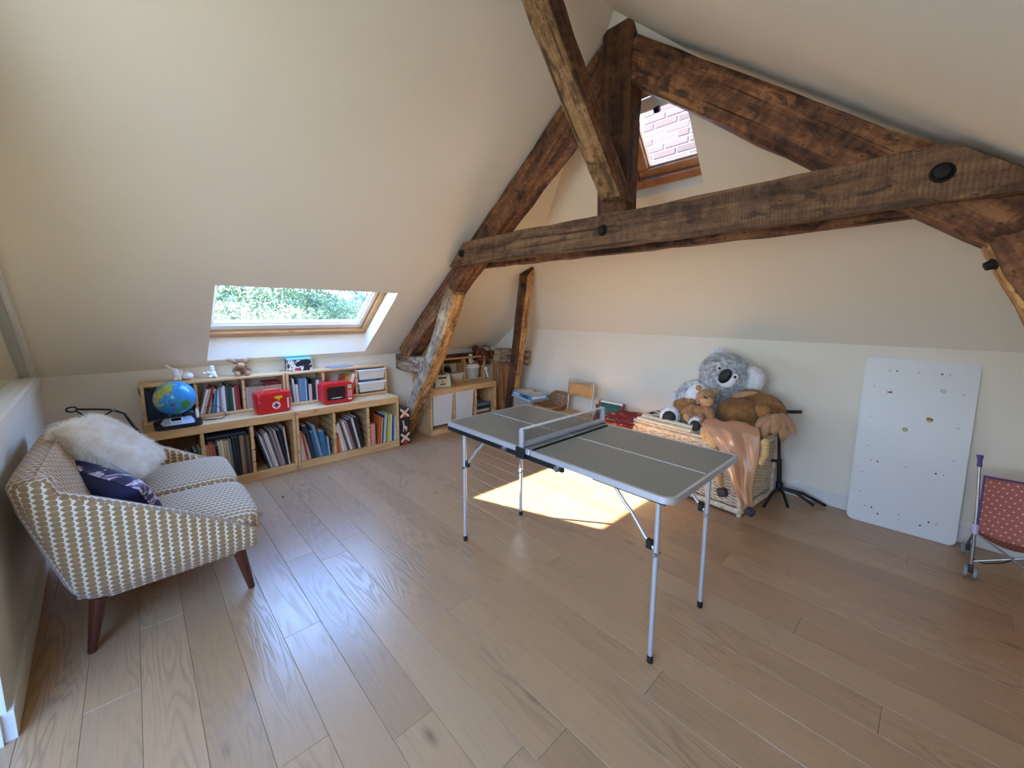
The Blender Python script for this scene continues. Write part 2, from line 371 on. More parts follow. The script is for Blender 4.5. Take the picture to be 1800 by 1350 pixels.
# hip slope with window_2
HOFF = 0.12
def Hp(x, y, off=0.0): return (x, y, CZ+HS*(YB-y)+off)
W2 = dict(x0=2.08, x1=2.565, y0=0.817, y1=0.36)
mb = MB(); e_ = 0.004
o1 = [Hp(KX0, yH(KZ)), Hp(KX1, yH(KZ)), Hp(RX+e_, YAP), Hp(RX-e_, YAP)]
h1 = [Hp(W2['x0'], W2['y0']), Hp(W2['x1'], W2['y0']), Hp(W2['x1'], W2['y1']), Hp(W2['x0'], W2['y1'])]
h2 = [Hp(W2['x0'], W2['y0']+0.01, HOFF), Hp(W2['x1']+0.10, W2['y0']+0.01, HOFF), Hp(W2['x1']+0.10, W2['y1']-0.02, HOFF), Hp(W2['x0'], W2['y1']-0.02, HOFF)]
slab(mb, o1, [(a, b, c+HOFF) for a, b, c in o1], h1, h2)
structure(mb, 'ceiling', M_CEIL)
def wallbox(name, x0, y0, z0, x1, y1, z1, m=None): return structure(MB().box(x0, y0, z0, x1, y1, z1), name, m or M_WALL)
wallbox('wall_north', KX0-0.15, YB, -0.05, KX1+0.15, YB+0.15, CZ+0.03)
wallbox('wall_west', KX0-0.15, YEND, -0.05, KX0, YB+0.15, KZ+0.03)
wallbox('wall_east', KX1, YEND, -0.05, KX1+0.15, YB+0.15, KZ+0.03)
# end wall behind the camera, with a wide glazed opening added to light the room
mb = MB(); wx0, wx1 = 2.0, 3.95; wz0, wz1 = 0.75, 1.7; assert True
mb.prism([(KX0, -0.05), (wx0, -0.05), (wx0, zL(wx0) if wx0 < RX else zR(wx0)), (RX, RZ), (KX0, KZ)], YEND-0.12, YEND, 'y')
mb.prism([(wx1, -0.05), (KX1, -0.05), (KX1, KZ), (wx1, zR(wx1))], YEND-0.12, YEND, 'y')
mb.prism([(wx0, -0.05), (wx1, -0.05), (wx1, wz0), (wx0, wz0)], YEND-0.12, YEND, 'y')
mb.prism([(wx0, 1.70), (wx1, 1.70), (wx1, zR(wx1)), (RX, RZ), (wx0, zL(wx0))], YEND-0.12, YEND, 'y')
structure(mb, 'wall_south', M_WALL)
wf = MB()
for a, b in ((wx0, wx0+0.06), (wx1-0.06, wx1), ((wx0+wx1)/2-0.03, (wx0+wx1)/2+0.03)): wf.box(a, YEND-0.09, wz0, b, YEND-0.03, 1.70)
wf.box(wx0, YEND-0.09, wz0, wx1, YEND-0.03, wz0+0.07); wf.box(wx0, YEND-0.09, 1.63, wx1, YEND-0.03, 1.70)
structure(MB().box(1.45, -9.0, -3, 1.75, YEND-0.125, 5.0), 'added_wing_wall', plain((176, 160, 140), 0.9))  # unseen outside wall, added to keep sun out of the end wall glazing
w6 = structure(wf, 'added_window_6', M_TRIM); MB().box(wx0, YEND-0.065, wz0, wx1, YEND-0.06, 1.65).build('pane', M_GLASS, parent=w6)
for nm, W, P in (('added_window_4', W4, Lp), ('added_window_5', W5, Rp)):
    w = structure(MB().add([P(W['x0'], W['y0'], .15), P(W['x1'], W['y0'], .15), P(W['x1'], W['y1'], .15), P(W['x0'], W['y1'], .15)], [(0, 1, 2, 3)]), nm, M_GLASS)
# low partition on the left, glazed above its sill
def PT(t, d=0.0):                     # t: 0 at the knee wall, 1 at the free end; d: towards the room
    a = Vector((KX0, -2.36, 0)); b = Vector((1.78, -2.262, 0)); n = Vector((-(b-a).y, (b-a).x, 0)).normalized()
    p = a+(b-a)*t+n*d; return p.x, p.y
def pt_box(mb, t0, t1, d0, d1, z0, z1):
    A, B, C_, D = PT(t0, d0), PT(t1, d0), PT(t1, d1), PT(t0, d1)
    mb.add([(p[0], p[1], z) for z in (z0, z1) for p in (A, B, C_, D)], [(3, 2, 1, 0), (4, 5, 6, 7), (0, 1, 5, 4), (1, 2, 6, 5), (2, 3, 7, 6), (3, 0, 4, 7)])
mb = MB(); pt_box(mb, -0.02, 1.0, -0.08, 0, -0.02, 0.865); structure(mb, 'wall_left', M_TRIM)
mb = MB(); pt_box(mb, 0.0, 1.0, 0.0, 0.014, 0, 0.10); structure(mb, 'baseboard_left', M_TRIM)
mb = MB(); mb.box(1.70, YEND, -0.02, 1.78, -2.346, 2.3); structure(mb, 'wall_corridor', M_WALL)
mb = MB(); mb.box(1.78, YEND, 0, 1.794, -2.275, 0.10); structure(mb, 'baseboard_corridor', M_TRIM)
mb = MB(); pt_box(mb, -0.01, 1.0, -0.10, 0.012, 0.865, 0.905); pt_box(mb, -0.01, 1.0, -0.08, 0.0, 0.905, 0.93); structure(mb, 'trim_1', M_TRIM)
# glazing frame running up the slope, and the post at the free end
def slope_bar(mb, d0, d1, z_in, z_out, t1=1.0):
    x0, x1 = KX0+0.02, 1.78
    vs = []
    for x, y in ((x0, 0), (x1, 1)):
        t = (x-KX0)/(1.78-KX0)
        for d in (d0, d1):
            px, py = PT(t, d)
            for dz in (z_in, z_out): vs.append((px, py, zL(px)-dz))
    mb.add(vs, [(0, 1, 3, 2), (4, 6, 7, 5), (0, 2, 6, 4), (1, 5, 7, 3), (0, 4, 5, 1), (2, 3, 7, 6)])
mb = MB(); slope_bar(mb, -0.07, 0.0, 0.0, 0.10); structure(mb, 'trim_2', M_TRIM)
mb = MB(); slope_bar(mb, -0.06, -0.02, 0.08, 0.14); structure(mb, 'trim_3', wall_mat('grey_frame', (176, 174, 168)))
mb = MB(); pt_box(mb, 0.965, 1.0, -0.08, 0, 0.93, 2.93); structure(mb, 'trim_4', M_TRIM)
mb = MB(); A = PT(0.0, -0.04); B = PT(0.97, -0.04)
mb.add([(A[0], A[1], 0.93), (B[0], B[1], 0.93), (B[0], B[1], zL(B[0])-0.1), (A[0], A[1], zL(A[0])-0.02)], [(0, 1, 2, 3)]); structure(mb, 'window_3', M_GLASS)
# back wall and knee wall skirting
structure(MB().box(KX0, YB-0.014, 0, KX1, YB, 0.10, 0.003), 'baseboard_north', M_TRIM)
structure(MB().box(KX0, -2.3, 0, KX0+0.014, YB-0.014, 0.10, 0.003), 'baseboard_west', M_TRIM)

# ------------------------------------------------------------------ oak floor, board by board
fl = structure(MB().box(KX0-0.1, YEND-0.1, -0.06, KX1+0.1, YB+0.1, -0.016), 'floor', plain((70, 56, 42), 0.9))
PW = 0.145; known = {}
def rowidx(y): return math.floor((y+1.236)/PW)
for x, y in ((1.92, -1.45), (1.35, -1.31), (1.337, -1.05), (0.72, -0.88), (0.72, -0.29), (3.083, -0.57), (3.1, 0.28), (3.68, -0.145), (3.085, -0.87), (2.45, -1.6)):
    known.setdefault(rowidx(y), []).append(x)
r0 = rowidx(YEND); r1 = rowidx(YB)
for r in range(r0, r1+1):
    ya = -1.236+r*PW; yb = min(ya+PW, YB)
    ks = sorted(known.get(r, [])); xs = [KX0, KX1]
    seedx = ks[0] if ks else KX0+random.uniform(0.25, 1.5)
    x = seedx
    while x < KX1-0.25: xs.append(x); x += random.uniform(1.25, 1.9)
    x = seedx-random.uniform(1.3, 1.9)
    while x > KX0+0.25: xs.append(x); x -= random.uniform(1.2, 1.8)
    xs = sorted(set(xs))
    for a, b in zip(xs[:-1], xs[1:]):
        L = b-a; g = 0.0004
        MB().box(-L/2+g, -PW/2+g, -0.016, L/2-g, PW/2-g-max(0, ya+PW-yb), 0.0, 0.0009).build('floorboard', M_FLOOR, parent=fl, loc=((a+b)/2, ya+PW/2, random.uniform(-0.0003, 0)))

# ------------------------------------------------------------------ roof windows
def roof_window(name, O, U, V, N, w, h, fw_, sw, mats, top_bar=0.0, fs=None, ss=None):
    """O lower-left corner on the inner roof plane, U across, V up the slope, N outwards; outer frame fw_, sash sw"""
    T = frame_matrix(O, U, V, N); mf, msash = mats; fs = fs or fw_; ss = ss or sw
    m = MB()
    for (x0, y0, x1, y1) in ((0, 0, w, fw_), (0, h-fw_, w, h), (0, fw_, fs, h-fw_), (w-fs, fw_, w, h-fw_)): m.box(x0, y0, -0.03, x1, y1, 0.07, 0.004, T)
    root = structure(m, name, mf)
    s = MB(); a = fw_+0.004; e_s = fs+0.004; W, H = w-e_s, h-a
    for (x0, y0, x1, y1) in ((e_s, a, W, a+sw), (e_s, H-sw, W, H), (e_s, a+sw, e_s+ss, H-sw), (W-ss, a+sw, W, H-sw)): s.box(x0, y0, 0.0, x1, y1, 0.05, 0.006, T)
    for (x0, y0, x1, y1) in ((e_s+ss, a+sw, W-ss, a+sw+0.012), (e_s+ss, H-sw-0.012, W-ss, H-sw), (e_s+ss, a+sw, e_s+ss+0.01, H-sw), (W-ss-0.01, a+sw, W-ss, H-sw)): s.box(x0, y0, 0.015, x1, y1, 0.05, 0.003, T)
    sash = s.build('sash', msash, parent=root)
    MB().box(e_s+ss, a+sw, 0.028, W-ss, H-sw, 0.040, 0, T).build('pane', M_GLASS, parent=root)
    if top_bar:
        b = MB(); b.box(a+0.01, H-sw-0.01-top_bar*0.6, -0.005, W-0.01, H-sw-0.01, 0.02, 0.006, T); b.box(a+0.01, H-sw-top_bar*0.25, -0.03, W-0.01, H-sw-top_bar*0.10, -0.01, 0.004, T)
        MB().box(a+0.01, H-sw-0.012-top_bar, 0.0, W-0.01, H-sw-0.015-top_bar*0.6, 0.03, 0.003, T).build('vent_flap', M_SASH_W, parent=root)
        b.build('opening_bar', mf, parent=root)
        MB().box(w*0.47, H-sw-top_bar-0.03, -0.03, w*0.53, H-sw-top_bar, 0.0, 0.004, T).build('latch', M_IRON, parent=root)
    return root
M_SASH_W = plain((236, 234, 226), 0.4, 0, 0.03)
nl = Vector((-SL, 0, 1)).normalized(); ul = Vector((1, 0, SL)).normalized()
M_SASH_W = plain((236, 234, 226), 0.4, 0, 0.03)
O1 = Vector(Lp(xa-0.004, yr-0.002, OFF-0.04))
H1 = (xo-xa+0.02)*math.hypot(1, SL)
roof_window('window_1', O1, (0, -1, 0), ul, nl, (yr-yl)+0.05, H1, 0.06, 0.065, (M_SASH, M_SASH_W), fs=0.045, ss=0.046)
nh = Vector((0, HS, 1)).normalized(); vh = Vector((0, -1, HS)).normalized()
O2 = Vector(Hp(W2['x0']-0.005, W2['y0']+0.012, HOFF-0.03))
w2 = roof_window('window_2', O2, (1, 0, 0), vh, nh, W2['x1']-W2['x0']+0.11, (W2['y0']-W2['y1']+0.03)*math.hypot(1, HS), 0.05, 0.055, (pine('window_pine_shaded', (176, 116, 72), (146, 92, 54)), pine('sash_pine_shaded', (188, 130, 84), (160, 104, 62))), top_bar=0.19, ss=0.075)  # darker copies of the window pine, with shade put into the colour

# ------------------------------------------------------------------ outside: chimney, trees, neighbouring roofs
ch = thing('brick_chimney', 'pale red brick chimney rising outside the high rooflight', 'chimney', (1.655, 1.62, 0))
MB().box(0.01, 0.004, 1.45, 1.39, 0.5, 4.2).build('mortar', plain((128, 118, 114), 0.95, 0, 0.06, 60), parent=ch)
bm_ = []
for nm, c in (('brick_red', (62, 39, 38)), ('brick_pink', (70, 46, 45)), ('brick_dark', (50, 34, 34))): bm_.append(plain(c, 0.9, 0, 0.12, 45, 0.5))
BL, BH, J = 0.205, 0.052, 0.012
brick_me = []
for m_ in bm_:
    for L in (BL, 0.098):
        b_ = MB().box(0, 0, 0, L, 0.09, BH, 0.004); o_ = b_.build('brick', m_); brick_me.append(o_.data); bpy.data.objects.remove(o_)
z = 2.28; row = 0
while z < 3.7:
    x = 0.0
    first = True
    while x < 1.3:
        half = (first and row % 2) or (random.random() < 0.12); me = brick_me[random.choice((0, 0, 1, 1, 2))*2+(1 if half else 0)]
        L = 0.098 if half else BL
        o_ = bpy.data.objects.new('brick', me); COL.objects.link(o_); o_.parent = ch; o_.location = (x, random.uniform(-0.004, 0.004), z+random.uniform(-0.002, 0.002)); x += L+J; first = False
    z += BH+J; row += 1
def leafy(name, label, center, rad, n, c1, c2, size, trunk=True):
    t = thing(name, label, 'tree', (center[0], center[1], 0))
    m, nt, b = newmat(name+'_leaves'); nn = noise(nt, coords(nt), 3.5, 3)
    lk(nt, ramp(nt, nn, [(0.35, c1), (0.65, c2)]), b.inputs['Base Color']); b.inputs['Roughness'].default_value = 0.5
    tr = nt.nodes.new('ShaderNodeBsdfTranslucent'); lk(nt, b.inputs['Base Color'].links[0].from_socket, tr.inputs[0]); mx = nt.nodes.new('ShaderNodeMixShader'); mx.inputs[0].default_value = 0.5
    lk(nt, b.outputs[0], mx.inputs[1]); lk(nt, tr.outputs[0], mx.inputs[2]); lk(nt, mx.outputs[0], nt.nodes['Material Output'].inputs[0])
    k = rng.normal(size=(n, 3)); k /= np.linalg.norm(k, axis=1)[:, None]; k *= rng.uniform(0.55, 1.0, (n, 1))**0.5
    lump = 1+0.18*np.sin(k[:, :1]*9+2)+0.15*np.sin(k[:, 2:]*11); P = k*np.array(rad)*lump; P[:, 2] += center[2]
    a = rng.normal(size=(n, 3)); a /= np.linalg.norm(a, axis=1)[:, None]; b2 = np.cross(a, rng.normal(size=(n, 3))); b2 /= np.linalg.norm(b2, axis=1)[:, None]
    s = size*rng.uniform(0.6, 1.3, (n, 1))
    V = np.stack([P-a*s, P+b2*s*0.45, P+a*s, P-b2*s*0.45], 1).reshape(-1, 3)
    me = bpy.data.meshes.new('foliage'); me.from_pydata(V.tolist(), [], (np.arange(n*4).reshape(-1, 4)).tolist()); me.materials.append(m)
    o = bpy.data.objects.new('foliage', me); COL.objects.link(o); o.parent = t; o['kind'] = 'stuff'
    if trunk: MB().tube([(0, 0, -3), (0.1, 0, -0.5), (0, 0.1, center[2]), (0.2, 0, center[2]+rad[2]*0.6)], [0.28, 0.22, 0.14, 0.04], 8).build('trunk', plain((78, 62, 50), 0.9, 0, 0.2, 20, 0.6), parent=t, smooth=60)
    return t
leafy('garden_tree', 'sunlit green tree filling the left of the side rooflight view', (-11.5, 1.0, 1.0), (1.2, 3.2, 2.2), 42000, (52, 76, 54), (120, 146, 114), 0.06, False)
leafy('garden_tree', 'blue green tree in the middle of the side rooflight view', (-14.5, 7.6, 1.0), (1.2, 3.8, 2.3), 42000, (62, 86, 80), (124, 148, 142), 0.06, False)
rf = thing('neighbouring_house', 'low house with a red roof seen at the lower right through the side rooflight', 'house', (-8.3, 3.6, -2.72))
MB().box(-1.6, -1.6, 0, 1.6, 1.6, 3.2, 0.01).build('wall', plain((214, 200, 184), 0.9), parent=rf)
MB().prism([(-1.9, 3.2), (1.9, 3.2), (0, 3.72)], -1.8, 1.8, 'y').build('roof', plain((176, 112, 92), 0.9, 0, 0.2, 12, 0.5), parent=rf)
MB().box(1.60, -0.5, 1.4, 1.64, 0.5, 2.4, 0.005).build('window', M_DKGREY, parent=rf)

portal(Rp((W5['x0']+W5['x1'])/2, (W5['y0']+W5['y1'])/2, OFF+0.02), -Vector((SL, 0, 1)).normalized(), 2.2, 2.2)
portal(((wx0+wx1)/2, YEND-0.14, 1.0), (0, 1, 0), wx1-wx0, 1.4)

# ------------------------------------------------------------------ roof timbers
def beam(name, p0, p1, w, h, mat, side, n=14, wob=0.006, curve=0.0, taper=1.0, cutA=0.0, cutB=0.0, parent=None, seed=None, mat2=None):
    """hewn timber from p0 to p1. side: direction of its width w; h is the other way. mat2 for the faces looking along +-side"""
    p0, p1 = Vector(p0), Vector(p1); X = (p1-p0).normalized(); Y = Vector(side).normalized(); Y = (Y-X*Y.dot(X)).normalized(); Z = X.cross(Y)
    L = (p1-p0).length; r = random.Random(seed if seed is not None else name+str(L))
    ch_ = min(w, h)*0.07; prof = []
    for sx, sy in ((-1, -1), (1, -1), (1, 1), (-1, 1)):
        a = (sx*(w/2), sy*(h/2))
        if sx*sy > 0: prof += [(a[0], a[1]-sy*ch_), (a[0]-sx*ch_, a[1])]
        else: prof += [(a[0]-sx*ch_, a[1]), (a[0], a[1]-sy*ch_)]
    vs = []; fs = []; mi = []; np_ = len(prof)
    ph = [r.uniform(0, 6) for _ in range(6)]
    for i in range(n+1):
        t = i/n; c = curve*math.sin(PI*t)
        oy = wob*math.sin(t*7+ph[0]); oz = wob*math.sin(t*5+ph[1])+c; sc = 1+(taper-1)*t
        for j, (a, b) in enumerate(prof):
            x = t*L
            if i == 0: x += cutA*b
            if i == n: x += cutB*b
            q = 0 if i in (0, n) else 1
            vs.append((x, a*sc+oy+r.uniform(-wob, wob)*0.8*q, b*sc+oz+r.uniform(-wob, wob)*0.8*q))
    m = MB(); 
    for i in range(n):
        for j in range(np_):
            fs.append((i*np_+j, i*np_+(j+1) % np_, (i+1)*np_+(j+1) % np_, (i+1)*np_+j)); mi.append(j)
    fs.append(tuple(range(np_))[::-1]); fs.append(tuple(n*np_+j for j in range(np_))); mi += [0, 0]
    m.add(vs, fs)
    if mat2 is not None:
        # prof order: side faces (normal +-Y) are edges 2->... pick by geometry
        for k, j in enumerate(mi): m.m[k] = 1 if (j in (3, 7) and k < n*np_) else 0
    o = m.build(name, [mat, mat2] if mat2 is not None else mat, parent=parent, smooth=35)
    o.matrix_world = Matrix(((X.x, Y.x, Z.x, p0.x), (X.y, Y.y, Z.y, p0.y), (X.z, Y.z, Z.z, p0.z), (0, 0, 0, 1)))
    return o
def peg(parent, pos, axis, r=0.022, L=0.02, label=None):
    T = Matrix.Translation(Vector(pos)) @ Vector(axis).to_track_quat('Z', 'Y').to_matrix().to_4x4()
    m = MB(); m.lathe([(r*1.25, -0.004), (r*1.25, 0.001), (r, 0.004), (r*0.8, L), (0.0, L+0.002)], 12, T)
    o = m.build('bolt', M_IRON, smooth=40)
    o.parent = parent; o.matrix_parent_inverse = parent.matrix_world.inverted(); return o
bpy.context.view_layer.update()
YT = 0.20
# principal rafters (width in y 0.16)
hv = 0.185
def raft_pt(x, side, gap): return (x, YT+0.08, (zL(x) if side < 0 else zR(x))-gap-hv*0.5/math.cos(math.atan(SL)))
ra = beam('principal_rafter', raft_pt(-0.30, -1, 0.004), raft_pt(2.27, -1, 0.004), 0.16, hv, M_BEAM, (0, 1, 0), n=22, cutB=0.0, wob=0.007)
tag(ra, 'left principal rafter of the old truss, hugging the left ceiling slope', 'beam')
rb = beam('principal_rafter', raft_pt(4.95, 1, 0.02), raft_pt(2.36, 1, 0.06), 0.16, 0.20, M_BEAM, (0, 1, 0), n=22, wob=0.007)
tag(rb, 'right principal rafter of the old truss, thick and cracked, under the right ceiling slope', 'beam')
kp = beam('king_post', (2.294, YT+0.055, 1.80), (2.294, YT+0.055, RZ-0.035), 0.195, 0.13, M_BEAM_DARK, (1, 0, 0), n=12, wob=0.004)
tag(kp, 'dark upright king post at the centre of the truss', 'post')
def collar(y0, y1, label, m):
    r = random.Random(3); zb, zt_ = 1.742, 1.922
    xbL, xtL, xtR, xbR = 0.745, 0.955, 3.655, 3.90
    n = 26; vs = []; fs = []
    for i in range(n+1):
        t = i/n; xb_ = xbL+(xbR-xbL)*t; xt_ = xtL+(xtR-xtL)*t
        for (xx, zz, c) in ((xb_, zb, 0), (xb_, zb, 1), (xt_, zt_, 1), (xt_, zt_, 0)):
            q = 0.004 if 0 < i < n else 0
            vs.append((xx+r.uniform(-q, q), (y0, y1)[c]+r.uniform(-q, q)*0.5, zz+r.uniform(-q, q)+0.004*math.sin(t*8)))
    for i in range(n):
        for j in range(4): fs.append((i*4+j, i*4+(j+1) % 4, (i+1)*4+(j+1) % 4, (i+1)*4+j))
    fs += [(0, 1, 2, 3), (n*4+3, n*4+2, n*4+1, n*4)]
    o = MB().add(vs, fs).build('collar_beam', m, smooth=30); tag(o, label, 'beam'); return o
ca = collar(0.118, 0.182, 'front plank of the double collar beam, saw marks and three bolts on its face', M_BEAM_SAW)
cb = collar(0.375, 0.43, 'rear plank of the double collar beam, seen only from below behind the front one', M_BEAM)
for x, z in ((0.935, 1.835), (2.30, 1.832), (3.64, 1.835)): peg(ca, (x, 0.116, z), (0, -1, 0), 0.026, 0.02)
br = beam('wind_brace', (2.336, 0.187, 1.995), (2.336, -0.86, 3.197), 0.125, 0.12, M_BEAM_WORN, (1, 0, 0), n=14, mat2=M_BEAM, wob=0.004, cutA=-0.9)
tag(br, 'slanting wind brace climbing from the king post towards the ridge, mottled underside', 'beam')
# ceiling ends above: trim the brace at the ridge line is out of view
sl_ = beam('truss_strut', (-0.37, 0.235, 0.0), (0.68, 0.235, 1.55), 0.13, 0.15, M_BEAM_OCHRE, (0, 1, 0), n=16, curve=-0.035, mat2=M_BEAM_GREY, wob=0.008)  # grey on the side faces is cool skylight put into the colour
tag(sl_, 'left leaning strut between the bookcases, orange front edge and side coloured grey as if skylit', 'beam'); bpy.context.view_layer.update()
peg(sl_, (0.56, 0.235, 1.235), (0.81, 0, -0.55), 0.02, 0.004)
sr_ = beam('truss_strut', (4.62, 0.225, 0.0), (3.84, 0.225, 1.63), 0.16, 0.165, M_BEAM_OCHRE, (0, 1, 0), n=16, mat2=M_BEAM, wob=0.009)
tag(sr_, 'right leaning strut at the right edge of the picture, under the rafter', 'beam'); bpy.context.view_layer.update()
peg(sr_, (3.785, 0.16, 1.53), (-0.9, -0.2, -0.4), 0.016, 0.02)
st = beam('wall_plate_stub', (KX0+0.004, 0.285, 0.815), (0.20, 0.285, 0.815), 0.15, 0.165, M_BEAM_GREY, (0, 1, 0), n=6, wob=0.006)
tag(st, 'short horizontal timber stub behind the left strut, below the rafter foot', 'beam')
# corner post of the hip
cp = beam('corner_post', (0.055, 1.47, 0.0), (0.735, 1.075, 1.79), 0.10, 0.12, M_BEAM_DARK, (1, 0.1, 0), n=14, wob=0.005, mat2=M_BEAM_OCHRE, cutB=0.9)
tag(cp, 'leaning corner post with a pointed top beside the back wall', 'post'); bpy.context.view_layer.update()
peg(cp, (0.715, 1.035, 1.64), (0.75, -0.6, -0.2), 0.02, 0.003)
wp = beam('corner_plate', (-0.03, 1.30, 0.86), (0.33, 1.525, 0.825), 0.10, 0.165, M_BEAM_GREY, (0.53, -0.85, 0), n=6, wob=0.008)
tag(wp, 'rough timber block crossing behind the corner post', 'beam')
wq = beam('wall_plate', (KX0+0.06, 0.45, 0.80), (KX0+0.06, 1.62, 0.80), 0.10, 0.10, M_BEAM_DARK, (1, 0, 0), n=6)
tag(wq, 'dark wall plate along the knee wall running to the corner post', 'beam')

# ------------------------------------------------------------------ pine storage frames
ORD = ['first', 'second', 'third', 'fourth', 'fifth', 'sixth', 'seventh', 'eighth', 'ninth', 'tenth', 'eleventh', 'twelfth', 'thirteenth', 'fourteenth', 'fifteenth', 'sixteenth', 'seventeenth', 'eighteenth']
def low_frame(label, y0, x_front=0.0, h=0.52, d=0.44, w=0.94, nb=3):
    t = thing('pine_bookcase', label, 'shelf', (x_front-d, y0, 0)); th = 0.022; st_ = 0.045
    for s, a in enumerate((0, w-th)):
        MB().box(0, a, 0, d, a+th, h, 0.003).build('side_panel', M_PINE, parent=t)
    MB().box(0.004, th, h-0.020, d-0.018, w-th, h-0.002, 0.002).build('top_board', M_PINE, parent=t)
    MB().box(0.01, th, 0.045, d-0.018, w-th, 0.063, 0.002).build('bottom_board', M_PINE, parent=t)
    MB().box(d-0.018, th, h-0.066, d-0.001, w-th, h-0.001, 0.002).build('top_rail', M_PINE, parent=t)
    MB().box(d-0.018, th, 0.0, d-0.001, w-th, 0.064, 0.002).build('bottom_rail', M_PINE, parent=t)
    MB().box(0.0, th, 0.063, 0.008, w-th, h-0.02, 0).build('back_panel', M_PINE, parent=t)
    for k in range(1, nb):
        y = w*k/nb; m = MB(); m.box(0.008, y-0.009, 0.063, d-0.03, y+0.009, h-0.02, 0.001)
        n = 4
        for q in range(n):       # notched front edge
            z0 = 0.064+(h-0.13)*q/n; z1 = 0.064+(h-0.13)*(q+1)/n
            m.box(d-0.03, y-0.012, z0, d-0.004, y+0.012, z1-0.012, 0.003); m.box(d-0.03, y-0.006, z1-0.012, d-0.012, y+0.006, z1)
        m.build('divider', M_PINE, parent=t)
        r = MB()
        for q in range(1, 6):
            z = 0.064+(h-0.13)*q/6.0
            for sgn in (-1, 1): r.box(0.03, y+sgn*0.0092, z, d-0.03, y+sgn*0.0105, z+0.006)
        r.build('runner_groove', M_BLACK, parent=t)
    sc = MB()
    for a in (th/2, w-th/2):
        for z in (0.03, h-0.03): sc.tube([(d-0.002, a, z), (d+0.0015, a, z)], 0.004, 8)
    sc.build('screw', M_IRON, parent=t)
    return t
low_frame('left hand low pine storage frame, its left end hidden by the sofa', -1.884, 0.0)
low_frame('middle low pine storage frame, ending beside the giraffe box', -0.941, 0.0)
third = low_frame('low pine storage frame with two white bins right of the leaning strut', 0.395, -0.045)
def wall_frame(label, y0, x_front=-0.23, z=0.52, d=0.21, h=0.30, w=0.93, cuts=(1/3, 2/3)):
    t = thing('pine_wall_shelf', label, 'shelf', (x_front-d, y0, z)); th = 0.02
    for a in (0, w-th): MB().box(0, a, 0.001, d, a+th, h, 0.002).build('side_panel', M_PINE, parent=t)
    MB().box(0.0, th, h-0.019, d-0.001, w-th, h-0.001, 0.002).build('top_board', M_PINE, parent=t)
    MB().box(0.0, th, 0.001, d-0.001, w-th, 0.024, 0.002).build('bottom_board', M_PINE, parent=t)
    for c in cuts:
        y = w*c; m = MB(); m.box(0, y-0.008, 0.024, d-0.02, y+0.008, h-0.019)
        for q in range(3):
            z0 = 0.025+(h-0.05)*q/3; z1 = 0.025+(h-0.05)*(q+1)/3; m.box(d-0.02, y-0.010, z0, d-0.003, y+0.010, z1-0.01, 0.002)
        m.build('divider', M_PINE, parent=t)
    return t
wall_frame('left hand upper pine shelf unit with the figurines on top', -1.874)
wall_frame('upper pine shelf unit with two white drawers at its right end', -0.938)
wf3 = wall_frame('small upper pine shelf unit behind the boombox', 0.415, -0.275, cuts=(0.32, 0.66))

# ------------------------------------------------------------------ books
_bm = {}
def book(label, x_f, y, z, t, h, d, c, tilt=0.0, group=None, cat='book', name='book'):
    """spine faces +x; y is the left foot of the spine; tilt > 0 leans the head to +y (right)"""
    m = MB(); cv = 0.0018
    m.mi = 0; m.box(-d, 0, 0, -0.0, cv, h); m.box(-d, t-cv, 0, 0, t, h); m.box(-0.003, 0.0004, 0.0003, 0.0015, t-0.0004, h-0.0003, 0.001)
    m.mi = 1; m.box(-d+0.003, cv, 0.003, -0.003, t-cv, h-0.004)
    a = math.radians(tilt); o = m.build(name, [plain(c, 0.55, 0, 0.06, 70), M_PAPER])
    zz = z + (t*math.sin(a) if a > 0 else 0)
    o.location = (x_f, y, zz + (0 if a > 0 else 0)); o.rotation_euler = (-a, 0, 0)
    return tag(o, label, cat, group)
def cname(c):
    r, g, b = c; mx, mn = max(c), min(c)
    if mx < 55: return 'black'
    if mx-mn < 26: return 'white' if mn > 205 else ('pale grey' if mn > 165 else ('grey' if mn > 90 else 'dark grey'))
    if r >= g >= b:
        if r-b < 60 and mn > 150: return 'cream'
        if g > 0.82*r and b < 0.6*r: return 'yellow' if r > 150 else 'olive'
        if g > 0.55*r and r < 150: return 'brown'
        if g > 0.62*r: return 'tan'
        return 'orange' if (g > 0.38*r and r > 170) else ('red' if r > 120 else 'dark red')
    if g >= r and g >= b: return 'teal' if b > r+12 else ('dark green' if g < 100 else 'green')
    if b >= r and b >= g: return ('navy' if b < 100 else ('blue' if g < 175 else 'light blue')) if g >= r-6 else 'mauve'
    return 'pinkish mauve' if b > g else 'rose'
def bay(where, group, x_f, y0, y1, z, items, mir=1, depth=0.2, fill=True):
    """items: (thickness, height, colour, tilt, inset)"""
    y = y0; tot = sum(it[0]/math.cos(math.radians(it[3])) for it in items); lean = max(abs(it[3]) for it in items)
    k_ = (y1-y0-(0.03 if lean > 6 else 0.0))/tot
    items = [(it[0]*k_,)+tuple(it[1:]) for it in items]
    for i, it in enumerate(items):
        t, h, c, tl = it[:4]; ins = it[4] if len(it) > 4 else 0.0; a = math.radians(tl)
        w = t/math.cos(a)
        if tl < 0: foot = y + t*math.cos(a)*0 ; yy = y
        else: yy = y
        zz = z+(-math.sin(a)*0)
        nm = '%s book %s, %s spine%s' % (ORD[i] if i < len(ORD) else 'last', where, cname(c), ', leaning' if abs(tl) > 4 else '')
        if tl < 0: zz = z
        o = book(nm, x_f-0.012-ins, yy, z, t-0.0008, h, min(depth, h*0.85), c, tl, group)
        if tl < 0:          # leaning left: rotate about the left foot would sink the right foot, so lift
            o.location.z = z + 0.0002; o.location.z += 0; 
            # right foot is at z - t*sin(a) relative; with a<0 that is above z, left foot rests
        y += w+0.0006
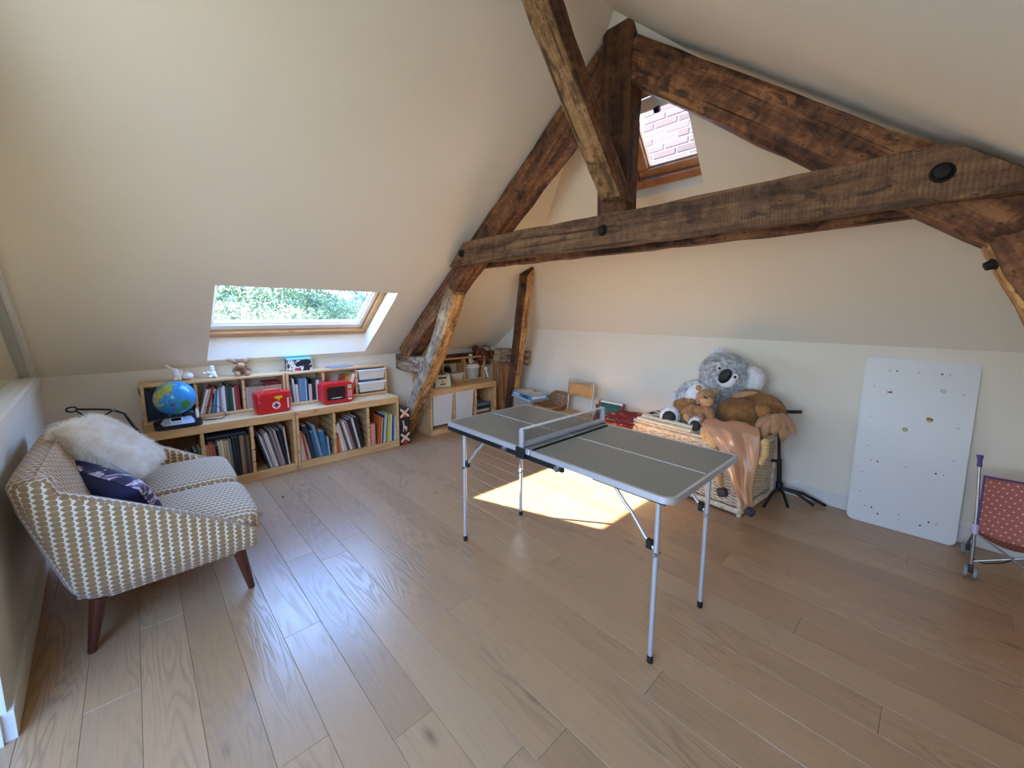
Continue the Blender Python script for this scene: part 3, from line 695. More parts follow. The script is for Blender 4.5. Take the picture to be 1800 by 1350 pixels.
def rndc(base, v=14): return tuple(int(max(8, min(245, b+random.uniform(-v, v)))) for b in base)
ZT = 0.545; XU = -0.235
G = 'books in the upper pine shelves'; GL = 'books in the low pine frames'
dk = (34, 40, 56)
bay('behind the globe', G, XU, -1.846, -1.57, ZT, [(0.022, 0.235, (26, 30, 44), -9), (0.02, 0.225, (30, 38, 62), -10), (0.024, 0.22, (22, 24, 32), -11), (0.018, 0.21, (46, 72, 60), -13), (0.014, 0.2, (150, 150, 140), -17), (0.014, 0.19, (120, 60, 80), -17), (0.02, 0.17, (44, 44, 60), -17), (0.02, 0.19, (24, 24, 30), -6), (0.022, 0.2, (28, 28, 34), -3)])
bay('in the upper bay right of the globe', G, XU, -1.548, -1.26, ZT, [
    (0.016, 0.2, (226, 216, 196), 15), (0.012, 0.205, (190, 170, 140), 15), (0.016, 0.22, (150, 40, 44), 15), (0.012, 0.2, (206, 172, 120), 15), (0.014, 0.165, (60, 96, 100), 9), (0.012, 0.165, (96, 140, 150), 8),
    (0.014, 0.18, (60, 96, 140), 6), (0.014, 0.185, (216, 222, 226), 4), (0.016, 0.205, (140, 120, 132), 1), (0.012, 0.2, (196, 192, 190), 1), (0.018, 0.21, (226, 226, 222), 0), (0.012, 0.2, (70, 76, 84), 0), (0.018, 0.22, (30, 62, 46), -1), (0.016, 0.2, (40, 84, 56), -1), (0.012, 0.19, (214, 206, 190), -1), (0.016, 0.2, (176, 52, 62), -1), (0.016, 0.2, (150, 44, 52), -1)])
tan12 = [(0.0165, 0.178, rndc((196, 160, 138), 10), -1+0.3*i % 2) for i in range(15)]
for i, it in enumerate(tan12): pass
bay('in the tan row behind the medical case', G, XU, -1.238, -0.98, ZT, [(t, h, c, 0) for t, h, c, _ in tan12])
for k, (y, L) in enumerate(((-1.12, 0.13),)):
    o = book('dark red book lying flat on top of the tan row', XU-0.03, -1.12, ZT+0.179, 0.028, 0.13, 0.14, (120, 38, 40), 90, G); o.location = (XU-0.03, -1.11, ZT+0.179+0.028)
bay('in the upper bay between the red toys', G, XU, -0.912, -0.64, ZT, [
    (0.014, 0.2, (196, 186, 160), -5), (0.014, 0.16, (90, 90, 84), -3), (0.014, 0.215, (200, 202, 200), -3), (0.022, 0.16, (206, 196, 184), -2), (0.046, 0.212, (96, 130, 160), 0), (0.012, 0.208, (150, 190, 214), 0), (0.012, 0.2, (48, 48, 46), 0), (0.024, 0.15, (206, 190, 180), 0), (0.03, 0.2, (44, 40, 38), 0),
    (0.014, 0.18, (208, 198, 176), -1), (0.012, 0.185, (226, 220, 206), -1), (0.014, 0.18, (176, 110, 108), -1), (0.012, 0.18, (150, 104, 120), -1)])
bay('above the toy microwave', G, XU, -0.475, -0.33, ZT, [(0.014, 0.2, (206, 120, 60), 17), (0.012, 0.205, (196, 160, 60), 17), (0.018, 0.215, (226, 222, 210), 18), (0.014, 0.2, (200, 90, 60), 18)])
ZL = 0.0645
bay('in the low bay above the sofa arm', GL, -0.02, -1.856, -1.58, ZL, [(0.02, 0.27, (24, 22, 24), 0), (0.024, 0.30, (70, 24, 26), 0), (0.02, 0.29, (30, 32, 34), 0), (0.026, 0.29, (22, 66, 50), 0), (0.024, 0.25, (26, 30, 32), 0), (0.018, 0.20, (200, 200, 190), 0), (0.014, 0.24, (40, 40, 42), 0), (0.018, 0.205, (214, 212, 200), 0), (0.018, 0.25, (36, 40, 40), 0), (0.018, 0.26, (120, 120, 92), 0)])
bay('in the second low bay', GL, -0.02, -1.558, -1.28, ZL, [(0.013, 0.29, (226, 220, 206), -2), (0.013, 0.285, (176, 130, 92), -2), (0.016, 0.29, (196, 104, 62), -2), (0.016, 0.28, (170, 84, 56), -2), (0.016, 0.27, (36, 30, 30), -2), (0.014, 0.30, (206, 190, 164), -3), (0.016, 0.305, (222, 206, 170), -3), (0.014, 0.30, (196, 170, 110), -3), (0.012, 0.30, (180, 170, 150), -3), (0.014, 0.305, (120, 112, 100), -3), (0.018, 0.31, (30, 32, 44), -2), (0.018, 0.31, (24, 24, 28), -2), (0.024, 0.32, (140, 112, 80), -1), (0.014, 0.31, (70, 52, 44), -1), (0.016, 0.31, (110, 88, 70), -1)])
o = book('dark album lying flat over the second low bay under the globe', -0.03, -1.30, 0.39, 0.02, 0.25, 0.27, (40, 44, 56), 90, GL); o.location = (-0.03, -1.545, 0.414); o.rotation_euler = (-PI/2, 0, 0)
bay('in the low bay under the medical case', GL, -0.02, -1.155, -0.97, ZL, [(0.014, 0.30, (40, 36, 38), -14), (0.012, 0.30, (214, 206, 198), -14), (0.012, 0.29, (150, 130, 130), -14), (0.014, 0.30, (196, 184, 176), -13), (0.014, 0.31, (226, 218, 208), -13), (0.012, 0.30, (110, 90, 92), -13), (0.018, 0.32, (150, 128, 122), -12), (0.02, 0.32, (176, 156, 148), -11), (0.022, 0.31, (30, 26, 28), -9), (0.012, 0.33, (206, 196, 186), -5)])
bay('in the fourth low bay', GL, -0.02, -0.905, -0.64, ZL, [(0.012, 0.31, (214, 214, 214), -7), (0.016, 0.27, (206, 176, 150), -8), (0.012, 0.26, (160, 60, 50), -8), (0.014, 0.24, (190, 160, 130), -8), (0.028, 0.31, (40, 42, 46), -12), (0.022, 0.24, (60, 90, 116), -10), (0.018, 0.30, (120, 150, 176), -11), (0.034, 0.23, (54, 110, 146), -8), (0.012, 0.17, (150, 170, 186), -4)])
bay('in the low bay under the toy microwave', GL, -0.02, -0.604, -0.33, ZL, [(0.014, 0.2, (206, 96, 60), -7), (0.012, 0.19, (220, 120, 80), -9), (0.012, 0.26, (236, 228, 214), -13), (0.014, 0.28, (206, 190, 176), -14), (0.012, 0.28, (90, 74, 72), -14), (0.014, 0.29, (226, 214, 204), -14), (0.014, 0.29, (150, 120, 116), -14), (0.016, 0.30, (50, 42, 44), -13), (0.012, 0.31, (214, 206, 196), -12), (0.018, 0.31, (34, 30, 32), -10)])
cols = [(214, 150, 130), (226, 172, 150), (206, 140, 128)]
bay('standing apart in the rightmost low bay', GL, -0.02, -0.292, -0.24, ZL, [(0.013, 0.21, c, 0) for c in cols])
cols = [(214, 110, 60), (206, 60, 54), (222, 196, 92), (40, 60, 110), (150, 200, 206), (226, 226, 220), (120, 92, 80), (206, 190, 120), (196, 206, 90), (228, 210, 80), (226, 226, 214), (44, 70, 120), (60, 110, 160), (216, 214, 208), (176, 200, 214)]
bay('in the colourful row by the giraffe box', GL, -0.02, -0.215, -0.03, ZL, [(0.0125, random.uniform(0.25, 0.285), c, 5 if i < 9 else 3) for i, c in enumerate(cols)])

# ------------------------------------------------------------------ plastic drawers and bins
def bin_(label, x_f, y0, y1, z0, z1, d, name='storage_bin', m=None, group=None):
    t = thing(name, label, 'bin', (x_f, (y0+y1)/2, z0), group=group); w = (y1-y0)/2; h = z1-z0; m = m or M_BIN
    b = MB(); k = 0.88
    top = [(-d, -w*0.97), (0, -w*0.97), (0, w*0.97), (-d, w*0.97)]; bot = [(-d*0.93, -w*k), (-d*0.06, -w*k), (-d*0.06, w*k), (-d*0.93, w*k)]
    th = 0.003; ti = [(a*0.985-0.004, b_*0.97) for a, b_ in top]; bi = [(a*0.985-0.004, b_*0.96) for a, b_ in bot]
    vs = [(a, c, 0) for a, c in bot]+[(a, c, h-0.012) for a, c in top]+[(a, c, th) for a, c in bi]+[(a, c, h-0.012) for a, c in ti]
    fs = [(3, 2, 1, 0), (8, 9, 10, 11)]
    for i in range(4): j = (i+1) % 4; fs += [(i, j, 4+j, 4+i), (8+j, 8+i, 12+i, 12+j), (4+i, 4+j, 12+j, 12+i)]
    b.add(vs, fs); b.build('tub', m, parent=t)
    r = MB(); ww = w*1.0
    r.box(-d-0.002, -ww-0.004, h-0.014, -d+0.012, ww+0.004, h, 0.002); r.box(-0.008, -ww-0.004, h-0.014, 0.012, ww+0.004, h, 0.003)
    r.box(-d, -ww-0.006, h-0.008, 0, -ww+0.008, h, 0.001); r.box(-d, ww-0.008, h-0.008, 0, ww+0.006, h, 0.001); r.build('rim', M_WHITE, parent=t)
    return t
bin_('upper white drawer of the pair at the right end of the upper shelf', -0.222, -0.305, -0.025, 0.685, 0.785, 0.19)
bin_('lower white drawer of the pair at the right end of the upper shelf', -0.222, -0.305, -0.025, 0.56, 0.66, 0.19)
bin_('tall white bin at the left of the low frame behind the table corner', -0.05, 0.425, 0.695, 0.105, 0.452, 0.37)
bin_('tall white bin in the middle of the low frame behind the table corner', -0.05, 0.722, 0.99, 0.105, 0.456, 0.37)
bin_('shallow white bin sitting under the small upper shelf behind the boombox', -0.285, 0.725, 1.015, 0.545, 0.63, 0.17)
for k, (c, h, w, nm) in enumerate((((196, 160, 90), 0.05, 0.2, 'tan game box at the bottom of the stack in the low frame'), ((170, 44, 40), 0.045, 0.2, 'red game box in the stack in the low frame'), ((206, 200, 190), 0.03, 0.19, 'white game box in the middle of the stack in the low frame'), ((36, 36, 40), 0.04, 0.2, 'black game box in the stack in the low frame'), ((120, 130, 134), 0.035, 0.18, 'grey game box on top of the stack in the low frame'))):
    z = 0.0645+sum((0.05, 0.045, 0.03, 0.04, 0.035)[:k])+0.001*k
    g_ = MB(); g_.mi = 0; g_.box(-0.27, -w/2, 0, 0, w/2, h*0.6, 0.002); g_.mi = 1; g_.box(-0.272, -w/2-0.002, h*0.35, 0.002, w/2+0.002, h, 0.002)
    o = g_.build('game_box', [plain(c, 0.5), plain(rndc(c, 20), 0.5)], loc=(-0.07+random.uniform(-0.01, 0.01), 1.14+random.uniform(-0.01, 0.01), z)); tag(o, nm, 'box', 'games stacked in the low frame')

# ------------------------------------------------------------------ sofa
def tile_fabric():
    m, nt, b = newmat('patterned_fabric')
    uv = nt.nodes.new('ShaderNodeUVMap'); uv.uv_map = 'UVMap'; sx = nt.nodes.new('ShaderNodeSeparateXYZ'); lk(nt, uv.outputs[0], sx.inputs[0])
    U = mth(nt, 'MULTIPLY', sx.outputs[0], 1/0.031); V = mth(nt, 'MULTIPLY', sx.outputs[1], 1/0.021)
    col = mth(nt, 'FLOOR', U); V = mth(nt, 'MULTIPLY_ADD', col, 0.5, V)
    fu = mth(nt, 'SUBTRACT', U, col); fv = mth(nt, 'FRACT', V)
    # each cell: a mustard trapezium, its side closed by slim cream wedges between neighbours
    tri = mth(nt, 'ABSOLUTE', mth(nt, 'SUBTRACT', fv, 0.5))            # 0 middle, .5 at the joints
    left = mth(nt, 'MULTIPLY_ADD', tri, 0.75, 0.05); right = mth(nt, 'SUBTRACT', 1.0, mth(nt, 'MULTIPLY', mth(nt, 'MAXIMUM', mth(nt, 'SUBTRACT', tri, 0.30), 0.0), 0.9))
    a = mth(nt, 'GREATER_THAN', fu, left); c = mth(nt, 'LESS_THAN', fu, right); d = mth(nt, 'LESS_THAN', tri, 0.485)
    k = mth(nt, 'MULTIPLY', mth(nt, 'MULTIPLY', a, c), d)
    n = noise(nt, coords(nt), 60, 3)
    must = mixrgb(nt, n, srgb((156, 120, 70)), srgb((130, 96, 54)))
    lk(nt, mixrgb(nt, k, srgb((218, 200, 172)), must), b.inputs['Base Color']); b.inputs['Roughness'].default_value = 0.85
    b.inputs['Sheen Weight'].default_value = 0.3
    bump(nt, b, mth(nt, 'ADD', k, mth(nt, 'MULTIPLY', noise(nt, coords(nt), 500, 2), 0.6)), 0.25, 0.002); return m
M_SOFA = tile_fabric()
sofa = thing('loveseat', 'two-seat tub sofa in mustard and cream patterned fabric on tapered wooden legs', 'sofa', (1.0, -1.9, 0))
def sofa_shell():
    # U-shaped shell: path point (x, y), outward normal, top height, bottom inset
    xl, xr, yf, yb, rad = 0.42, 1.60, -1.53, -2.245, 0.13
    path = []
    def side_h(y): # top edge height along the arm
        t = (y-yf)/(yb-yf); return 0.36+0.42*min(1, max(0, t))**0.92
    for i in range(10):
        y = yf+(yb+rad-yf)*i/9; path.append((xr, y, 1, 0, side_h(y)))
    for i in range(1, 7):
        a = PI/2*i/6; path.append((xr-rad+rad*math.cos(a), yb+rad-rad*math.sin(a), math.cos(a), -math.sin(a), 0.77+0.0*i))
    for i in range(1, 10): path.append((xr-rad-(xr-xl-2*rad)*i/9, yb, 0, -1, 0.775))
    for i in range(1, 7):
        a = PI/2*i/6; path.append((xl+rad-rad*math.sin(a), yb+rad-rad*math.cos(a), -math.sin(a), -math.cos(a), 0.77))
    for i in range(1, 10):
        y = yb+rad+(yf-yb-rad)*i/9; path.append((xl, y, -1, 0, side_h(y)))
    m = MB(); vs = []; nsec = 14
    for (x, y, nx, ny, h) in path:
        t = min(1, max(0, (h-0.36)/0.41))
        z0 = 0.235; th = 0.055+0.04*t; backness = max(0, -ny)
        inset = 0.045; slope_in = 0.03
        sec = []
        zs = [z0-0.012, z0-0.004, z0+0.016, z0+0.045, z0+0.085, z0+(h-z0)*0.75, h-0.03]
        for z in zs:
            q = min(1, max(0, (z-0.223)/0.52)); off = -inset*(1-q)**1.2-(0.085-math.sqrt(max(0, 0.085**2-max(0, 0.085-(z-0.223))**2)))
            sec.append((off, z))
        sec += [(-0.012, h-0.008), (-th*0.5, h), (-th+0.008, h-0.008), (-th-0.004, h-0.03)]
        lean = 0.16*backness
        for z in (z0+(h-z0)*0.6, 0.36): sec.append((-th-0.01-0.03*backness, min(z, h-0.035)))
        sec.append((-th-0.03, 0.24))
        for q_, (off, z) in enumerate(sec):
            yy = y+ny*off
            if q_ < 7: yy = yf+(yy-yf)*(1-0.125*(1-min(1, max(0, (z-0.223)/0.50)))**1.3)
            vs.append((x+nx*off, yy, z))
    n = len(path); fs = []
    for i in range(n-1):
        for j in range(nsec-1): fs.append((i*nsec+j, i*nsec+j+1, (i+1)*nsec+j+1, (i+1)*nsec+j))
        fs.append((i*nsec+nsec-1, i*nsec, (i+1)*nsec, (i+1)*nsec+nsec-1))
    fs += [tuple(range(nsec)), tuple((n-1)*nsec+j for j in range(nsec))[::-1]]
    m.add(vs, fs); return m
SO = Vector((1.0, -1.9, 0))
def at(mb, off=SO):
    mb.v = [(p[0]-off[0], p[1]-off[1], p[2]-off[2]) for p in mb.v]; return mb
shell = at(sofa_shell()).build('shell', M_SOFA, parent=sofa, smooth=60, uv=True)
def cushion(x0, x1, y0, y1, z0, z1, r=0.045, puff=0.012, nx=14, ny=14):
    m = MB(); cx, cy, cz = (x0+x1)/2, (y0+y1)/2, (z0+z1)/2; hx, hy, hz = (x1-x0)/2, (y1-y0)/2, (z1-z0)/2
    def f(u, v):
        # rounded box from a sphere-like parametrisation
        th = 2*PI*u; ph = -PI/2+PI*v
        d = (math.cos(ph)*math.cos(th), math.cos(ph)*math.sin(th), math.sin(ph))
        def s(v_, e): return math.copysign(abs(v_)**e, v_)
        e = 0.28
        X = s(math.cos(ph), e)*s(math.cos(th), e); Y = s(math.cos(ph), e)*s(math.sin(th), e); Z = s(math.sin(ph), 0.42)
        k = 1-0.5*(X*X+Y*Y)
        return (cx+hx*X, cy+hy*Y, cz+hz*Z+puff*k*(1 if Z > 0 else -1))
    m.grid(f, 48, 20, closeu=True); return m
at(MB()).box(0, 0, 0, 0.001, 0.001, 0.001)
base = MB(); base.box(0.50, -2.04, 0.226, 1.52, -1.60, 0.315, 0.01); at(base).build('seat_frame', M_SOFA, parent=sofa, smooth=40, uv=True)
for a, b in ((0.475, 1.008), (1.012, 1.572)):
    c = cushion(a, b, -2.13, -1.50, 0.30, 0.425); at(c).build('seat_cushion', M_SOFA, parent=sofa, smooth=70, uv=True)
bc = MB()
def bf(u, v):
    x = 0.47+1.09*u; z = 0.36+0.412*v; y = -2.0-0.168*v+0.02*math.sin(PI*v)
    return (x, y, z)
bc.grid(bf, 20, 10); at(bc).build('back_pad', M_SOFA, parent=sofa, smooth=70, uv=True)
M_LEG = plain((88, 40, 24), 0.35, 0, 0.15, 12)
for (tx, ty, fx, fy) in ((1.50, -1.60, 1.455, -1.555), (1.505, -2.06, 1.47, -2.10), (0.54, -1.60, 0.50, -1.555), (0.54, -2.06, 0.50, -2.10)):
    at(MB().tube([(tx, ty, 0.245), (fx, fy, 0.0)], [0.026, 0.014], 14)).build('leg', M_LEG, parent=sofa, smooth=50)
# ------------------------------------------------------------------ fur helper: thin blades on ellipsoids
def fur(name, ells, n, length, width, mat, parent, loc=(0, 0, 0), grav=0.35, jit=0.5, keep=None, bend=0.4):
    P = []; N = []
    areas = [((a[1][0]*a[1][1])**1.6+(a[1][0]*a[1][2])**1.6+(a[1][1]*a[1][2])**1.6)**(1/1.6) for a in ells]; tot = sum(areas)
    Ms = [(np.array(e[0], float), np.array(e[1], float), np.array(Euler(e[2]).to_matrix()) if len(e) > 2 and e[2] is not None else np.eye(3)) for e in ells]
    for i, (c, r, R) in enumerate(Ms):
        k = int(n*areas[i]/tot); d = rng.normal(size=(k, 3)); d /= np.linalg.norm(d, axis=1)[:, None]
        p = d*r; nn = d/r; nn /= np.linalg.norm(nn, axis=1)[:, None]; p = p@R.T+c; nn = nn@R.T
        ok = np.ones(k, bool)
        for j, (c2, r2_, R2) in enumerate(Ms):
            if j != i: q = ((p-c2)@R2)/r2_; ok &= (q**2).sum(1) > 0.96
        P.append(p[ok]); N.append(nn[ok])
    P = np.concatenate(P); N = np.concatenate(N)
    if keep is not None: k = keep(P, N); P = P[k]; N = N[k]
    k = len(P); D = N+jit*rng.normal(size=(k, 3))*0.5; D[:, 2] -= grav; D /= np.linalg.norm(D, axis=1)[:, None]
    S = np.cross(D, rng.normal(size=(k, 3))); S /= np.linalg.norm(S, axis=1)[:, None]
    L = length*rng.uniform(0.55, 1.15, (k, 1)); w = width*rng.uniform(0.7, 1.3, (k, 1))
    M_ = P+D*L*0.5+N*L*0.06; D2 = D.copy(); D2[:, 2] -= bend; D2 /= np.linalg.norm(D2, axis=1)[:, None]
    B = P-N*length*0.1
    V = np.stack([B-S*w, B+S*w, M_+S*w*0.8, M_-S*w*0.8, M_+D2*L*0.5], 1).reshape(-1, 3)
    base_ = np.arange(k)*5; F = [(b, b+1, b+2, b+3) for b in base_]+[(b+3, b+2, b+4) for b in base_]
    me = bpy.data.meshes.new(name); me.from_pydata(V.tolist(), [], F); me.materials.append(mat)
    o = bpy.data.objects.new(name, me); COL.objects.link(o); o.parent = parent; o.location = loc; o['kind'] = 'stuff'; return o
def furmat(name, c1, c2, scale=25, rough=0.9):
    m, nt, b = newmat(name); n = noise(nt, coords(nt), scale, 3, 0.6)
    lk(nt, ramp(nt, n, [(0.38, c1), (0.62, c2)]), b.inputs['Base Color']); b.inputs['Roughness'].default_value = rough; b.inputs['Sheen Weight'].default_value = 0.25
    return m
def orient(X, Z):
    X = Vector(X).normalized(); Z = Vector(Z); Z = (Z-X*Z.dot(X)).normalized(); Y = Z.cross(X)
    return Matrix(((X.x, Y.x, Z.x), (X.y, Y.y, Z.y), (X.z, Y.z, Z.z))).to_euler()
def pillow(name, label, cat, c, R, w, h, t, mat, parent=None):
    root = thing(name, label, cat, c, Euler(R))
    m = MB()
    def f(u, v):
        th = 2*PI*u; rr = v
        # square membrane, two sides
        return None
    n = 18; vs = []; fs = []
    for s in (1, -1):
        for i in range(n+1):
            for j in range(n+1):
                x = -1+2*i/n; y = -1+2*j/n; e = (1-x**4)*(1-y**4); pin = 1-0.07*(1-abs(x*y))
                k = max(0.0, e)**0.5
                vs.append((x*w/2*(1-0.06*(1-y*y)*0-0.05*(x*x)*(1-y*y)), y*h/2*(1-0.05*(y*y)*(1-x*x)), s*(t/2)*k+0.001*s))
    o_ = (n+1)**2
    for q in (0, 1):
        for i in range(n):
            for j in range(n):
                a = q*o_+i*(n+1)+j; fs.append((a, a+1, a+n+2, a+n+1) if q else (a, a+n+1, a+n+2, a+1))
    m.add(vs, fs); m.build('cover', mat, parent=root, smooth=180); return root
M_FUR = furmat('cream_fur', (240, 232, 218), (255, 253, 250), 18)
# long haired cushion leaning on the back, corner up
pw = pillow('fur_cushion', 'shaggy white fur cushion leaning on the sofa back', 'cushion', (0.84, -2.0, 0.67), orient((-.93, .26, -.1), (.15, .68, .72)), 0.40, 0.38, 0.12, M_FUR)
def pil_fur(root, n, L, w, W, H, T_, mat):
    x = rng.uniform(-1, 1, n); y = rng.uniform(-1, 1, n); s = rng.choice([-1, 1], n); e = np.sqrt(np.maximum(0, (1-x**4)*(1-y**4)))
    P = np.stack([x*W/2, y*H/2, s*T_/2*e], 1)
    N = np.stack([x**5*0.9, y**5*0.9, s*(0.35+0.65*e)], 1); N /= np.linalg.norm(N, axis=1)[:, None]
    D = N*0.55+rng.normal(size=(n, 3))*0.35
    g = np.array(root.rotation_euler.to_matrix().transposed() @ Vector((0.15, 0.3, -1.0))); D += g*0.45; D /= np.linalg.norm(D, axis=1)[:, None]
    S = np.cross(D, rng.normal(size=(n, 3))); S /= np.linalg.norm(S, axis=1)[:, None]
    Lr = L*rng.uniform(0.5, 1.2, (n, 1)); M_ = P+D*Lr*0.55; D2 = D+g*0.4; D2 /= np.linalg.norm(D2, axis=1)[:, None]
    V = np.stack([P-S*w, P+S*w, M_+S*w*0.7, M_-S*w*0.7, M_+D2*Lr*0.5], 1).reshape(-1, 3); b_ = np.arange(n)*5
    F = [(b, b+1, b+2, b+3) for b in b_]+[(b+3, b+2, b+4) for b in b_]
    me = bpy.data.meshes.new('fur'); me.from_pydata(V.tolist(), [], F); me.materials.append(mat)
    o = bpy.data.objects.new('fur', me); COL.objects.link(o); o.parent = root; o['kind'] = 'stuff'
pil_fur(pw, 36000, 0.034, 0.0010, 0.40, 0.38, 0.12, M_FUR)
def navy():
    m, nt, b = newmat('navy_floral'); v = coords(nt)
    n = noise(nt, v, 9, 4, 0.6, 1.2); n2 = noise(nt, v, 14, 3, 0.6, 0.8)
    c = ramp(nt, n, [(0.50, (26, 28, 66)), (0.56, (60, 52, 96)), (0.60, (224, 206, 214)), (0.66, (146, 110, 140)), (0.72, (26, 28, 66))])
    sx = nt.nodes.new('ShaderNodeSeparateXYZ'); tcn = nt.nodes.new('ShaderNodeTexCoord'); lk(nt, tcn.outputs['Object'], sx.inputs[0])
    k = mth(nt, 'GREATER_THAN', sx.outputs[2], 0.0)
    lk(nt, mixrgb(nt, k, srgb((22, 25, 62)), c), b.inputs['Base Color']); b.inputs['Roughness'].default_value = 0.6
    return m
pillow('velvet_cushion', 'navy velvet cushion with pale flowers on one face, lying against the sofa arm', 'cushion', (1.12, -2.02, 0.535), orient((.47, .35, -.12), (-.85, .10, .48)), 0.48, 0.24, 0.14, navy())

# ------------------------------------------------------------------ table tennis table
TH = 0.74
tt = thing('table_tennis_table', 'small folding table tennis table, dark grey top, silver legs', 'table', (2.453, -0.293, 0))
TX0, TX1, TY0, TY1 = 1.783-2.453, 3.127-2.453, -0.617+0.293, 0.030+0.293
def rrect(x0, y0, x1, y1, r, corners=(1, 1, 1, 1), n=6):
    pts = []
    for (cx, cy, a0, k) in ((x1, y1, 0, 0), (x0, y1, PI/2, 1), (x0, y0, PI, 2), (x1, y0, 1.5*PI, 3)):
        rr = max(0.008, r*corners[k]); ccx = cx-math.copysign(rr, cx-(x0+x1)/2); ccy = cy-math.copysign(rr, cy-(y0+y1)/2)
        for i in range(n+1): a = a0+PI/2*i/n; pts.append((ccx+rr*math.cos(a), ccy+rr*math.sin(a)))
    return pts
M_TOP = plain((124, 124, 112), 0.3, 0, 0.03, 4, 0.0, 'table_top_grey')
M_LINE = plain((232, 232, 228), 0.4)
for a, b, cn in ((TX0, -0.002, (0, .6, .4, 0)), (0.002, TX1, (.45, 0, 0, 1))):
    MB().prism(rrect(a+0.012, TY0+0.012, b-(0.012 if b > 0.1 else 0), TY1-0.012, 0.04, cn), TH-0.014, TH-0.001).build('table_top', M_TOP, parent=tt)
    # aluminium edge
    o_ = rrect(a, TY0, b, TY1, 0.05, cn); i_ = rrect(a+(0.012 if a < -0.1 else 0), TY0+0.012, b-(0.012 if b > 0.1 else 0), TY1-0.012, 0.04, cn)
    n = len(o_); m = MB(); vs = [(x, y, z) for pts, z in ((o_, TH-0.024), (o_, TH+0.0), (i_, TH+0.0), (i_, TH-0.024)) for x, y in pts]; fs = []
    for q in range(4):
        for i in range(n): fs.append((q*n+i, q*n+(i+1) % n, ((q+1) % 4)*n+(i+1) % n, ((q+1) % 4)*n+i))
    m.add(vs, fs); m.build('edge_trim', M_ALU, parent=tt, smooth=30)
    MB().box(a+0.02, -0.0025, TH-0.0012, b-0.02 if b > 0.1 else b, 0.0025, TH-0.0003).build('centre_line', M_LINE, parent=tt)
MB().box(TX0+0.006, TY0+0.006, TH-0.052, -0.05+0.24, TY0+0.022, TH-0.024, 0.002).build('side_rail', M_BLACK, parent=tt)
MB().box(TX0+0.006, TY1-0.022, TH-0.052, -0.05+0.24, TY1-0.006, TH-0.024, 0.002).build('side_rail', M_BLACK, parent=tt)
MB().box(0.34, TY0+0.01, TH-0.034, TX1-0.03, TY0+0.026, TH-0.024, 0.002).build('side_rail', M_BLACK, parent=tt)
legs = [(1.842-2.453, -0.533+0.293, -1, -1), (1.85-2.453, -0.077+0.293, -1, 1), (3.028-2.453, -0.51+0.293, 1, -1), (3.04-2.453, -0.06+0.293, 1, 1)]
for (x, y, sx_, sy_) in legs:
    lg = MB().tube([(x, y, 0.022), (x, y, TH-0.03)], 0.0105, 14).build('leg', M_ALU, parent=tt, smooth=50)
    MB().tube([(x, y, 0.0), (x, y, 0.03)], 0.0125, 12).build('rubber_foot', M_BLACK, parent=lg, smooth=50)
    m = MB(); zc = 0.47
    m.tube([(x-sx_*0.012, y, zc+0.005), (x-sx_*0.05, y, zc+0.04), (x-sx_*0.115, y, zc+0.12), (x-sx_*0.14, y, zc+0.14), (x-sx_*0.20, y, zc+0.205), (x-sx_*0.235, y, TH-0.028)], 0.0065, 8)
    m.build('brace', M_ALU, parent=tt, smooth=50)
    MB().box(x-sx_*0.028-0.012, y-0.011, zc-0.002, x-sx_*0.028+0.012, y+0.011, zc+0.035, 0.003).build('catch', M_BLACK, parent=tt)
    b_ = MB(); b_.tube([(x, y-0.018, zc-0.012), (x, y+0.018, zc-0.012)], 0.009, 12); b_.build('rivet', M_STEEL, parent=lg, smooth=50)
for x in (-0.17, 0.17):
    MB().tube([(x, TY0-0.012, TH-0.036), (x, TY0+0.012, TH-0.036)], 0.013, 14).build('knob', M_STEEL, parent=tt, smooth=50)
cr_ = MB(); cr_.box(TX0+0.05, TY0+0.07, TH-0.045, TX0+0.07, TY1-0.07, TH-0.026); cr_.box(TX1-0.07, TY0+0.07, TH-0.045, TX1-0.05, TY1-0.07, TH-0.026); cr_.build('cross_bar', M_DKGREY, parent=tt)
# net: clamped to the table, rests on it
XN = -0.052
nt_ = thing('table_net', 'short grey net with silver posts clamped across the table tennis table', 'net', (2.453+XN, -0.293, TH+0.001))
m = MB(); m.box(-0.012, TY0+0.0, 0.001, 0.012, TY1, 0.018, 0.002); m.box(-0.003, TY0, 0.018, 0.003, TY1, 0.024); m.build('lower_rail', M_ALU, parent=nt_)
for y, s in ((TY0, -1), (TY1, 1)):
    MB().box(-0.013, y-0.006, 0.0, 0.013, y+0.010, 0.088, 0.003).build('post', M_ALU, parent=nt_)
    MB().box(-0.028, y-0.014, -0.050, 0.028, y+0.001*s, 0.002, 0.003).build('clamp', M_BLACK, parent=nt_)
    sc = MB(); sc.tube([(0.0, y-0.004, -0.095), (0.0, y-0.004, -0.045)], 0.0028, 8)
    ring = [(0.013*math.cos(a), y-0.004, -0.108+0.013*math.sin(a)) for a in [2*PI*i/16 for i in range(16)]]; sc.tube(ring, 0.0025, 6, closed=True); sc.build('clamp_screw', M_STEEL, parent=nt_, smooth=50)
MB().box(-0.0035, TY0, 0.082, 0.0035, TY1, 0.092, 0.001).build('top_tape', M_WHITE, parent=nt_)
m = MB(); k = 44
for i in range(1, k): y = TY0+(TY1-TY0)*i/k; m.box(-0.0006, y-0.0006, 0.02, 0.0006, y+0.0006, 0.084)
for i in range(1, 6): z = 0.02+0.063*i/6; m.box(-0.0006, TY0, z-0.0005, 0.0006, TY1, z+0.0005)
o = m.build('netting', M_DKGREY, parent=nt_); o['kind'] = 'stuff'

